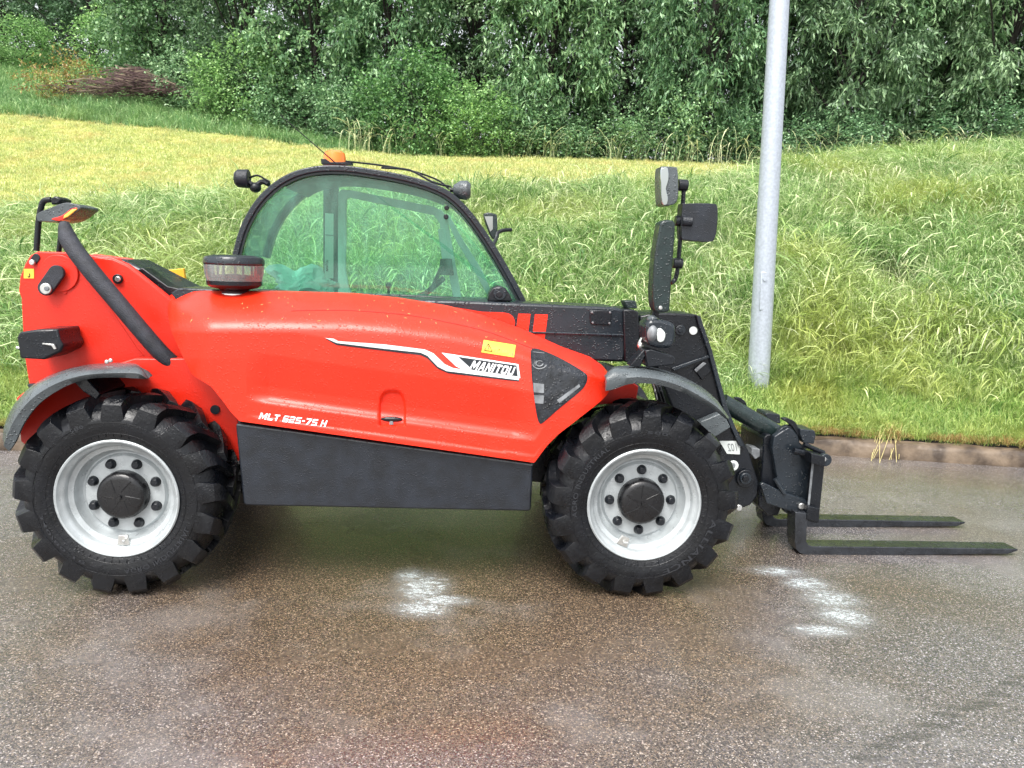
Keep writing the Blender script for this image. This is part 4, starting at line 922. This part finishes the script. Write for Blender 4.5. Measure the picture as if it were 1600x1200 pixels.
# ---------------- boom head
HP = [(1000, 494), (1018, 490), (1040, 489), (1088, 491.5), (1095, 495), (1100, 510), (1113, 548), (1137, 637), (1150, 668), (1170, 705), (1186, 755), (1184, 775), (1172, 790), (1152, 797), (1120, 800), (1100, 740), (1060, 660), (1046, 625), (1034, 596), (1026, 572), (1000, 566)]
t = MB(); t.pp(HP, .62, .90); t.obj('boom_head', 'black', TH, .008)
t = MB(); t.pp([(1088, 491.5), (1095, 495), (1100, 510), (1113, 548), (1137, 637), (1158, 688), (1164, 699), (1155, 697), (1131, 642), (1106, 548), (1092, 508)], .598, .619); t.obj('head_flange', 'boom', TH, .003)
t = MB(); t.pp([(1050, 575), (1107, 555), (1109, 559), (1053, 580)], .60, .62); t.obj('head_rib', 'boom', TH, .003)
t = MB(); t.pp([(1086, 579), (1101, 568), (1112, 579), (1097, 594)], .607, .62); t.obj('head_cover_plate', 'black', TH, .003)
t = MB(); t.pp([(1085, 578), (1099, 566), (1104, 568), (1088, 582)], .600, .607); t.obj('plate_strip', 'greypart', TH, .002)
disc(1063, 516, .615, 8, .006, 'head_bore', 'boom'); disc(1063, 516, .608, 4, .006, 'head_bolt', 'dark', 14); disc(1083, 516.5, .616, 6.2, .004, 'round_sticker', 'sticker', 24, 0)
t = MB(); t.pp([(1092, 660), (1130, 644), (1142, 668), (1110, 688)], .56, .618); t.obj('head_step', 'fender', TH, .006)
flat([(1124, 689), (1157, 689), (1156, 710), (1136, 709)], .617, 'white_label', 'sticker')
quad_text('102', (1152, 693), (1137, 693), (1137, 705), (1152, 705), lambda x, y: V(x, y, .6135), 'label_writing', 'greypart', .3, .0)
disc(1145, 727, .615, 8, .012, 'round_reflector', 'sticker', 24); disc(1145, 727, .603, 4, .003, 'reflector_centre', 'greypart', 14)
for r_, lt, mm in ((14, .60, 'black'), (9, .585, 'boom'), (5, .575, 'black')): disc(1164, 747, lt+.015, r_, .015, 'pivot_pin', mm, 24)
disc(1153, 792, .60, 5, .02, 'grease_nipple', 'steel', 12)
# hydraulic lines under the head
for i, (l_, dx) in enumerate(((.40, 0), (.44, 5), (.48, -4))):
    t = MB(); t.tube(smoothline([V(1024+dx, 598, l_), V(1028+dx, 612, l_-.02), V(1033+dx, 628, l_), V(1040+dx, 650, l_+.05)], 5), .008, 8); t.obj('hydraulic_hose', 'black', TH)
t = MB(); t.tube(smoothline([V(1023, 600, .42), V(1024, 613, .41), V(1026, 624, .42)], 4), .006, 8); t.obj('hose_fitting', 'steel', TH)
# ---------------- quick carrier and forks
t = MB(); t.tube([V(1128, 628, .74), V(1142, 636, .74), V(1226, 684, .74)], [.045, .045, .045], 24); t.obj('tilt_cylinder', 'ram', TH)
disc(1228, 681, .665, 18, .03, 'cylinder_eye', 'boom', 32); disc(1228, 682, .634, 12, .004, 'cylinder_bore', 'dark', 28)
t = MB(); t.pp(sl2([(1148, 622), (1158, 622), (1166, 630), (1167, 640), (1160, 636), (1154, 628)], 3, True), .92, .95); t.obj('hook', 'black', TH, .003)
CP = [(1210, 682), (1222, 674), (1232, 668), (1240, 672), (1247, 680), (1250, 692), (1262, 702), (1274, 716), (1272, 740), (1262, 800), (1262, 812), (1244, 812), (1226, 800), (1218, 770), (1206, 700)]
for l_ in (.62, .98): t = MB(); t.pp(CP, l_, l_+.04); t.obj('carrier_plate', 'boom', TH, .005)
t = MB(); t.pp([(1193, 685), (1198, 679), (1206, 679), (1216, 740), (1222, 790), (1216, 806), (1200, 806), (1185, 790), (1186, 770), (1190, 755)], .66, .98); t.obj('carrier_back', 'black', TH, .006)
t = MB(); t.pp(sl2([(1224, 656), (1232, 654), (1243, 660), (1248, 672), (1250, 684), (1244, 676), (1236, 664)], 3, True), .62, .66); t.obj('hook', 'black', TH, .003)
t = MB(); t.pp([(1250, 678), (1251, 670), (1273, 673), (1275, 680), (1272, 694), (1255, 692)], .60, .74); t.obj('carrier_block', 'boom', TH, .004)
t = MB(); t.pp([(1196, 648), (1199, 645), (1219, 648), (1220, 662), (1200, 662)], 1.02, 1.16); t.obj('carrier_block', 'boom', TH, .004)
t = MB(); t.pp([(1176, 700), (1192, 703), (1191, 712), (1180, 718), (1174, 710)], .70, .8); t.obj('hose_coupling', 'greypart', TH, .004)
t = MB(); t.pp([(1179, 676), (1190, 680), (1186, 716), (1177, 712)], .95, .97); t.obj('far_guard_plate', 'kerb', TH, .002)
t = MB(); t.tube([V(1240, 704, .58), V(1268, 711, .58)], .016, 10); t.tube([V(1256, 694, .60), V(1287, 708, .60)], .013, 10); t.obj('locking_lever', 'black', TH)
disc(1286, 717, .57, 9.5, .03, 'lock_roller', 'boom'); disc(1286, 717, .54, 4, .012, 'roller_bolt', 'steel', 14)
# fork frame: two cross bars and two uprights
t = MB(); t.pp([(1268, 708), (1290, 714), (1289, 730), (1267, 724)], .50, 1.30); t.obj('fork_frame_bar', 'black', TH, .004)
t = MB(); t.pp([(1262, 790), (1281, 795), (1280, 816), (1260, 812)], .52, 1.28); t.obj('fork_frame_bar', 'black', TH, .004)
t = MB(); t.pp([(1271, 722), (1289, 724), (1279, 818), (1263, 814)], .555, .60); t.obj('frame_upright', 'black', TH, .004)
u2 = bpy.data.objects['frame_upright'].copy(); COL.objects.link(u2); u2.location = (0, .66, 0)
flat([(1268.5, 722), (1272, 722.5), (1263.5, 806), (1260.5, 805)], .553, 'upright_edge', 'greypart', .003)
t = MB(); t.pp([(1188, 757), (1193, 754), (1226, 770), (1258, 780), (1263, 788), (1258, 799), (1248, 804), (1226, 796), (1198, 787)], .575, .60); t.obj('lower_lock_plate', 'boom', TH, .004)
disc(1251, 790, .575, 5, .015, 'lock_bolt', 'steel', 16)
t = MB(); t.tube([V(1211, 748, .58), V(1225, 770, .57)], .012, 10); t.obj('lock_spring', 'boom', TH)
FK = [(1231, 800), (1262, 802), (1260, 846), (1263, 852), (1270, 854), (1400, 855), (1590, 858), (1592, 860), (1575, 866), (1400, 868), (1262, 868), (1250, 865), (1244, 858), (1242, 846)]
FK[0] = (1243, 800)
t = MB(); t.pp(FK, .525, .625); f1 = t.obj('fork', 'fork', TH, .004)
f2 = f1.copy(); COL.objects.link(f2); f2.parent = TH; f2.location = (0, .42, 0)
# ---------------- front fender, lamp and mirrors
band([(948, 584), (960, 573), (985, 571), (1020, 574), (1058, 585), (1092, 602), (1120, 625), (1139, 654)],
     [(946, 611), (960, 608), (985, 600), (1020, 600), (1056, 609), (1088, 624), (1115, 640), (1136, 656)], .02, .32, 'front_fender', 'fender')
t = MB(); t.pp([(984, 572), (1006, 546), (1012, 550), (1000, 574)], .12, .2); t.pp([(1008, 548), (1018, 546), (1052, 556), (1056, 562), (1052, 570), (1012, 574)], .10, .28); t.obj('lamp_bracket', 'black', TH, .004)
t = MB(); t.pp(sl2([(1012, 502), (1030, 499), (1049, 504), (1056, 513), (1055, 532), (1049, 543), (1030, 544), (1014, 538), (1009, 520)], 3, True), .10, .24); t.obj('headlamp', 'boom', TH, .018)
t = MB(); t.ball(V(1017, 520, .13), .028, .05, .043); t.obj('headlamp_glass', 'greypart', TH)
t = MB(); t.ball(V(1019, 500, .14), .024, .03, .022); t.obj('headlamp_cap', 'fender', TH)
t = MB(); t.pp(sl2([(1029, 514), (1034, 514), (1040, 522), (1037, 533), (1029, 534), (1027, 524)], 3, True), .088, .11); t.obj('side_marker', 'sticker', TH, .004)
t = MB(); t.tube(smoothline([V(1003, 528, .2), V(998, 540, .2), V(1006, 548, .19), V(1000, 556, .2)], 4), .007, 8); t.ball(V(1001, 540, .19), .014, .012, .016); t.obj('lamp_connector', 'steel', TH)
t = MB(); t.pp([(1017, 500), (1022, 480), (1032, 482), (1028, 500)], .16, .2); t.obj('mirror_bracket', 'black', TH, .003)
t = MB(); t.pp(sl2([(1032, 349), (1038, 344), (1049, 344), (1055, 349), (1054, 380), (1050, 430), (1047, 478), (1044, 487), (1029, 488), (1022, 480), (1020, 450), (1024, 395), (1030, 360)], 2, True), .10, .19); t.obj('wide_mirror', 'ram', TH, .012)
disc(1032, 481, .10, 3, .004, 'mirror_bolt', 'steel', 12)
t = MB(); t.tube(smoothline([V(1069, 284, .2), V(1067, 320, .2), V(1065, 345, .2), V(1061, 395, .2), V(1058, 425, .2), V(1054, 438, .2), V(1048, 442, .19)], 5), .0095, 10); t.obj('mirror_rod', 'black', TH)
for x, y, r_ in ((1068, 289, .024), (1064, 345, .022), (1060, 411, .022)): t = MB(); t.tube([V(x-9, y, .2), V(x+6, y+1, .2)], r_, 14); t.obj('mirror_clamp', 'black', TH, .003)
t = MB(); t.pp(sl2([(1032, 264), (1038, 260), (1055, 261), (1059, 266), (1060, 300), (1057, 316), (1046, 321), (1035, 320), (1032, 305)], 3, True), .13, .22); t.obj('small_mirror', 'fender', TH, .012)
t = MB(); t.pp(sl2([(1032, 266), (1036, 262), (1044, 262), (1045, 282), (1041, 295), (1044, 308), (1043, 319), (1036, 320), (1033, 305)], 2, True), .122, .135); t.obj('mirror_glass', 'mirror', TH, .003)
t = MB(); t.pp(sl2([(1066, 322), (1072, 318), (1112, 318), (1121, 323), (1121, 350), (1117, 372), (1108, 378), (1073, 375), (1065, 370)], 3, True), .17, .24); t.obj('main_mirror', 'skirt', TH, .014)
t = MB(); t.tube([V(1066, 345, .17), V(1082, 346, .165)], .02, 14); t.obj('mirror_knuckle', 'skirt', TH, .003)
# ---------------- cab
LN, LF = .95, 1.62
ARC = [(363, 400), (372, 366), (384, 338), (403, 309), (430, 284), (462, 267), (500, 259), (540, 259), (580, 264), (630, 273), (675, 286), (708, 303), (738, 333), (770, 378), (798, 425), (824, 474)]
arc = smoothline([V(x, y, LN) for x, y in ARC], 5); n_arc = len(arc)
x0, x1 = arc[0].x, arc[-1].x
def ctrA(p, s): return Vector((p.x, p.y, p.z))
def offset(pts, d):
    out = []
    for i, p in enumerate(pts):
        a, c = pts[max(0, i-1)], pts[min(len(pts)-1, i+1)]; tdir = (c-a).normalized(); nn = Vector((-tdir.z, 0, tdir.x)); out.append(p+nn*d)
    return out
inner = offset(arc, -.031); inner2 = offset(arc, -.046)
def arch(lat0, lat1, name, m, pts_o, pts_i, bev=.006):
    vs = []; fs = []; n = len(pts_o)
    for a, c in zip(pts_o, pts_i): vs += [(a.x, lat0, a.z), (c.x, lat0, c.z), (c.x, lat1, c.z), (a.x, lat1, a.z)]
    for i in range(n-1):
        for j in range(4): fs.append((i*4+j, i*4+(j+1) % 4, (i+1)*4+(j+1) % 4, (i+1)*4+j))
    fs += [(0, 1, 2, 3), tuple((n-1)*4+j for j in (3, 2, 1, 0))]
    t = MB(); t.add(vs, fs); return t.obj(name, m, TH, bev)
arch(LN-.012, LN+.05, 'cab_frame', 'boom', arc, inner)
arch(LN-.002, LN+.02, 'window_seal', 'dark', offset(arc, -.0315), offset(arc, -.041), 0)
arch(LF-.05, LF+.012, 'cab_frame', 'boom', arc, inner)
zb = V(600, 462, LN).z
def pane(lat, poly3, name, m): 
    t = MB(); t.prism([Vector((p.x, lat, p.z)) for p in poly3], (0, .005, 0)); return t.obj(name, m, TH, 0, smooth=0)
base_l = Vector((x0+.01, 0, zb-.02)); base_r = Vector((x1-.01, 0, zb-.02))
pane(LN+.022, [base_l]+inner2+[base_r], 'side_window', 'glassnear')
pane(LF-.028, [base_l]+inner2+[base_r], 'far_side_window', 'glassfar')
def skin(i0, i1, pts, th, name, m, l0=LN+.05, l1=LF-.05):
    seg = pts[i0:i1]; seg2 = offset(pts, -th)[i0:i1]; vs = []; fs = []
    for a, c in zip(seg, seg2): vs += [(a.x, l0, a.z), (c.x, l0, c.z), (c.x, l1, c.z), (a.x, l1, a.z)]
    for i in range(len(seg)-1):
        for j in range(4): fs.append((i*4+j, i*4+(j+1) % 4, (i+1)*4+(j+1) % 4, (i+1)*4+j))
    fs += [(0, 1, 2, 3), tuple((len(seg)-1)*4+j for j in (3, 2, 1, 0))]
    t = MB(); t.add(vs, fs); return t.obj(name, m, TH, 0)
off1 = offset(arc, -.006)
skin(0, 22, off1, .005, 'rear_window', 'glassnear'); skin(21, 54, off1, .04, 'roof', 'liner'); skin(53, n_arc, off1, .005, 'windscreen', 'glassnear')
# roof liner lamps and ribs inside
t = MB(); t.box((x0+.05, LN, zb-.62), (x1-.02, LF, zb-.02)); t.obj('cab_body', 'black', TH, .01)
t = MB(); t.pp([(372, 452), (430, 455), (640, 461), (822, 471), (822, 480), (372, 462)], LN-.02, LN+.05); t.obj('cab_sill', 'ram', TH, .004)
# far side frames seen through the cab
lt = LF-.06
def farbar(pts, name, m, l=lt, th=.03): t = MB(); t.pp(pts, l, l+th); return t.obj(name, m, TH, .003)
farbar([(505, 276), (529, 278), (529, 458), (505, 456)], 'far_pillar', 'ram')
farbar([(528, 302), (533, 296), (547, 297), (678, 323), (692, 330), (700, 346), (722, 470), (709, 470), (687, 349), (678, 336), (545, 308), (541, 312), (540, 420), (544, 445), (551, 462), (528, 462)], 'door_frame', 'lightframe', lt-.012)
farbar([(694, 334), (702, 336), (722, 372), (752, 420), (770, 460), (763, 464), (742, 425), (712, 375)], 'windscreen_strut', 'lightframe', lt-.03)
farbar([(684, 358), (694, 357), (702, 406), (691, 406)], 'grab_rail', 'lightframe', lt-.05)
farbar([(688, 404), (706, 404), (709, 430), (685, 430)], 'switch_box', 'ram', lt-.09, .05)
t = MB(); t.tube([V(652, 470, 1.4), V(694, 434, 1.4)], .016, 10); t.tube([V(640, 470, 1.3), V(668, 456, 1.3)], .012, 8); t.obj('steering_column', 'ram', TH)
t = MB(); n_ = 20; cc = V(690, 436, 1.38)
t.tube([cc+Vector((math.cos(a)*.03-.03, math.sin(a)*.15, .07*math.cos(a))) for a in np.linspace(0, 2*math.pi, 25)], .010, 8); t.obj('steering_wheel', 'dark', TH)
t = MB(); t.tube([V(607, 447, 1.52), V(607, 470, 1.52)], .008, 8); t.ball(V(607, 446, 1.52), .018, .018, .018); t.obj('control_lever', 'dark', TH)
# seat, low behind the hood line
t = MB(); t.pp([(425, 470), (430, 452), (505, 456), (520, 475)], 1.1, 1.5); t.obj('operator_seat', 'seat', TH, .02)
flat([(508, 333), (521, 334), (521, 435), (507, 435)], LN+.040, 'vertical_sticker', 'sticker')
flat([(508.5, 366), (521, 367), (521, 369), (508.5, 368)], LN+.037, 'sticker_line', 'greypart', .001)
quad_text('MANITOU', (508.5, 424), (508.5, 406), (513, 406), (513, 424), lambda x, y: V(x, y, LN+.0345), 'sticker_lettering', 'dark', .1, .03)
# hinge spots on the near window
for x, y in ((698, 325), (697, 339)): disc(x, y, LN+.02, 4, .016, 'window_hinge', 'black', 14)
# work lamps
t = MB(); t.lathe([(1e-4, -.035), (.030, -.035), (.044, -.02), (.047, .03), (.044, .036), (1e-4, .034)], V(378, 279, 1.02), 'x', 24); t.obj('work_lamp', 'skirt', TH, .003)
t = MB(); t.tube(smoothline([V(388, 284, 1.02), V(398, 290, 1.02), V(410, 284, 1.02), V(420, 288, 1.0)], 4), .013, 8); t.tube(smoothline([V(390, 278, 1.02), V(402, 274, 1.0), V(414, 280, 1.0), V(422, 284, 1.0)], 4), .005, 6); t.ball(V(399, 293, 1.02), .03, .03, .026); t.obj('work_lamp_bracket', 'black', TH)
t = MB(); t.lathe([(1e-4, .045), (.036, .044), (.050, .025), (.047, -.01), (.024, -.045), (1e-4, -.05)], V(722, 297, 1.02), 'x', 24); t.obj('work_lamp', 'fender', TH, .003)
t = MB(); t.tube([V(703, 296, 1.02), V(716, 299, 1.02)], .012, 8); t.obj('work_lamp_bracket', 'black', TH)
# beacon, aerial and roof cable
c = V(523, 262, 1.35)
t = MB(); t.lathe([(.062, -.01), (.062, .02), (.058, .022), (.05, .03)], c, 'z', 28); t.obj('beacon_base', 'redlens', TH)
t = MB(); t.lathe([(.060, .02), (.060, .055), (.054, .078), (.038, .088), (1e-4, .090)], c, 'z', 28); t.obj('beacon_lens', 'orange', TH)
t = MB(); t.pp([(501, 248), (509, 248), (516, 253), (550, 253), (550, 257), (502, 256)], 1.2, 1.26); t.obj('beacon_bracket', 'black', TH, .002)
t = MB(); t.tube([V(528, 258, 1.1), V(505, 238, 1.1), V(438, 180, 1.1)], [.004, .003, .0022], 6); t.obj('whip_aerial', 'black', TH)
t = MB(); t.tube(smoothline([V(540, 252, 1.15), V(600, 259, 1.12), V(650, 269, 1.1), V(685, 282, 1.08), V(702, 296, 1.05)], 5), .005, 6); t.tube(smoothline([V(596, 262, 1.12), V(640, 266, 1.1), V(675, 284, 1.05), V(705, 292, 1.03)], 5), .006, 6); t.obj('roof_cable', 'black', TH)
# far side mirror
t = MB(); t.pp(sl2([(755, 334), (773, 334), (777, 340), (777, 368), (772, 374), (765, 366)], 2, True), 1.80, 1.86); t.obj('far_mirror', 'ram', TH, .006)
flat([(757, 338), (770, 338), (770, 358), (766, 362)], 1.799, 'far_mirror_glass', 'mirror')
t = MB(); t.tube(smoothline([V(770, 384, 1.60), V(776, 372, 1.72), V(778, 364, 1.76), V(786, 360, 1.78), V(799, 359, 1.8)], 4), .012, 8); t.obj('far_mirror_arm', 'black', TH)
# ---------------- plastic bag on the seat (lies loose in the cab)
bagc = V(475, 448, 1.22); bg_ = bmesh.new(); bmesh.ops.create_icosphere(bg_, subdivisions=4, radius=1)
for v in bg_.verts:
    d = v.co.copy(); n1 = noise.noise(d*1.6+Vector((3, 1, 0))); n2 = abs(noise.noise(d*4.5)); v.co = Vector((d.x*.19, d.y*.12, d.z*.10))*(1+.55*n1-.5*n2)
    if d.x < 0: v.co.z += .05*(-d.x)*(1-abs(d.y))
    v.co.z += .02*math.sin(d.x*7)
me = bpy.data.meshes.new('plastic_bag'); bg_.to_mesh(me); bg_.free(); me.materials.append(M['bag']); me.polygons.foreach_set('use_smooth', [False]*len(me.polygons))
bo = bpy.data.objects.new('plastic_bag', me); COL.objects.link(bo)
wp = Matrix.Translation((VX, VY, 0)) @ Matrix.Rotation(YAW, 4, 'Z') @ bagc; bo.location = wp; bo.rotation_euler = (0, 0, YAW)
tag(bo, 'crumpled pale turquoise plastic bag lying on the seat inside the cab', 'plastic bag')

# ---------------- assemblies of the machine: each is a part, its pieces are sub-parts
def assembly(name, names):
    e = empty(name, parent=TH); base = set(names)
    for o in list(TH.children):
        if o is not e and o.name.split('.')[0] in base: o.parent = e
assembly('cab', ['cab_frame', 'window_seal', 'side_window', 'far_side_window', 'rear_window', 'windscreen', 'roof', 'cab_body', 'cab_sill', 'far_pillar', 'door_frame', 'windscreen_strut', 'grab_rail',
    'switch_box', 'steering_column', 'steering_wheel', 'control_lever', 'operator_seat', 'vertical_sticker', 'sticker_line', 'sticker_lettering', 'window_hinge', 'work_lamp', 'work_lamp_bracket', 'beacon_base',
    'beacon_lens', 'beacon_bracket', 'whip_aerial', 'roof_cable', 'far_mirror', 'far_mirror_glass', 'far_mirror_arm'])
assembly('boom', ['boom_section', 'boom_collar', 'boom_lug', 'boom_weld_rib', 'cover_plate', 'plate_screw', 'boom_letter', 'boom_head', 'head_flange', 'head_rib', 'head_cover_plate', 'plate_strip', 'head_bore',
    'head_bolt', 'round_sticker', 'head_step', 'white_label', 'label_writing', 'round_reflector', 'reflector_centre', 'pivot_pin', 'grease_nipple'])
assembly('fork_carriage', ['carrier_plate', 'carrier_back', 'hook', 'carrier_block', 'hose_coupling', 'far_guard_plate', 'locking_lever', 'lock_roller', 'roller_bolt', 'fork_frame_bar', 'frame_upright',
    'upright_edge', 'lower_lock_plate', 'lock_bolt', 'lock_spring', 'fork', 'tilt_cylinder', 'cylinder_eye', 'cylinder_bore'])
assembly('hood_assembly', ['engine_hood', 'hood_seam', 'stripe_dark_edge', 'stripe', 'badge', 'badge_field', 'badge_wedge', 'brand_lettering', 'warning_label', 'warning_triangle', 'warning_mark', 'label_dot', 'label_mark',
    'model_lettering', 'hood_latch', 'latch_key', 'panel_seal', 'smoked_panel', 'inner_part', 'inner_cap', 'panel_rib', 'inner_duct'])
assembly('air_precleaner', ['precleaner_lid', 'precleaner_bowl', 'precleaner_base', 'precleaner_clamp', 'precleaner_vane'])
assembly('mirror_post', ['mirror_bracket', 'wide_mirror', 'mirror_bolt', 'mirror_rod', 'mirror_clamp', 'small_mirror', 'mirror_glass', 'main_mirror', 'mirror_knuckle'])
assembly('rear_tower', ['tower_plate', 'tower_back', 'tower_rib_plate', 'pivot_boss', 'pivot_keeper', 'pivot_bolt', 'bolt_head', 'slot', 'bolt', 'bolt_washer', 'plug', 'yellow_sticker', 'hook_sign', 'far_bracket'])

M['bits'] = mat('grass_bits', (.55, .42, .16), .7, var=.3, vscale=40)
gb = MB(); rb = random.Random(3)
for i in range(46):
    px = rb.uniform(275, 840); T_ = float(np.interp(px, tx_, ty_)); py = T_+rb.uniform(6, 52)*(.6 if px > 600 else 1); p = on_hood(px, py, .001)
    a = rb.uniform(0, 6.28); L_ = rb.uniform(.003, .008); d = on_hood(px+2*math.cos(a), py+1.4*math.sin(a), .001)-p; d = d.normalized()*L_
    gb.tube([p-d, p+Vector((0, -.0006, .0006)), p+d], [.0008, .0013, .0005], 4)
o = gb.obj('grass_clippings', 'bits'); o.location = (VX, VY, 0); o.rotation_euler = (0, 0, YAW)
tag(o, 'small yellow grass seeds stuck to the wet top of the red engine hood', 'grass clippings', kind='stuff')
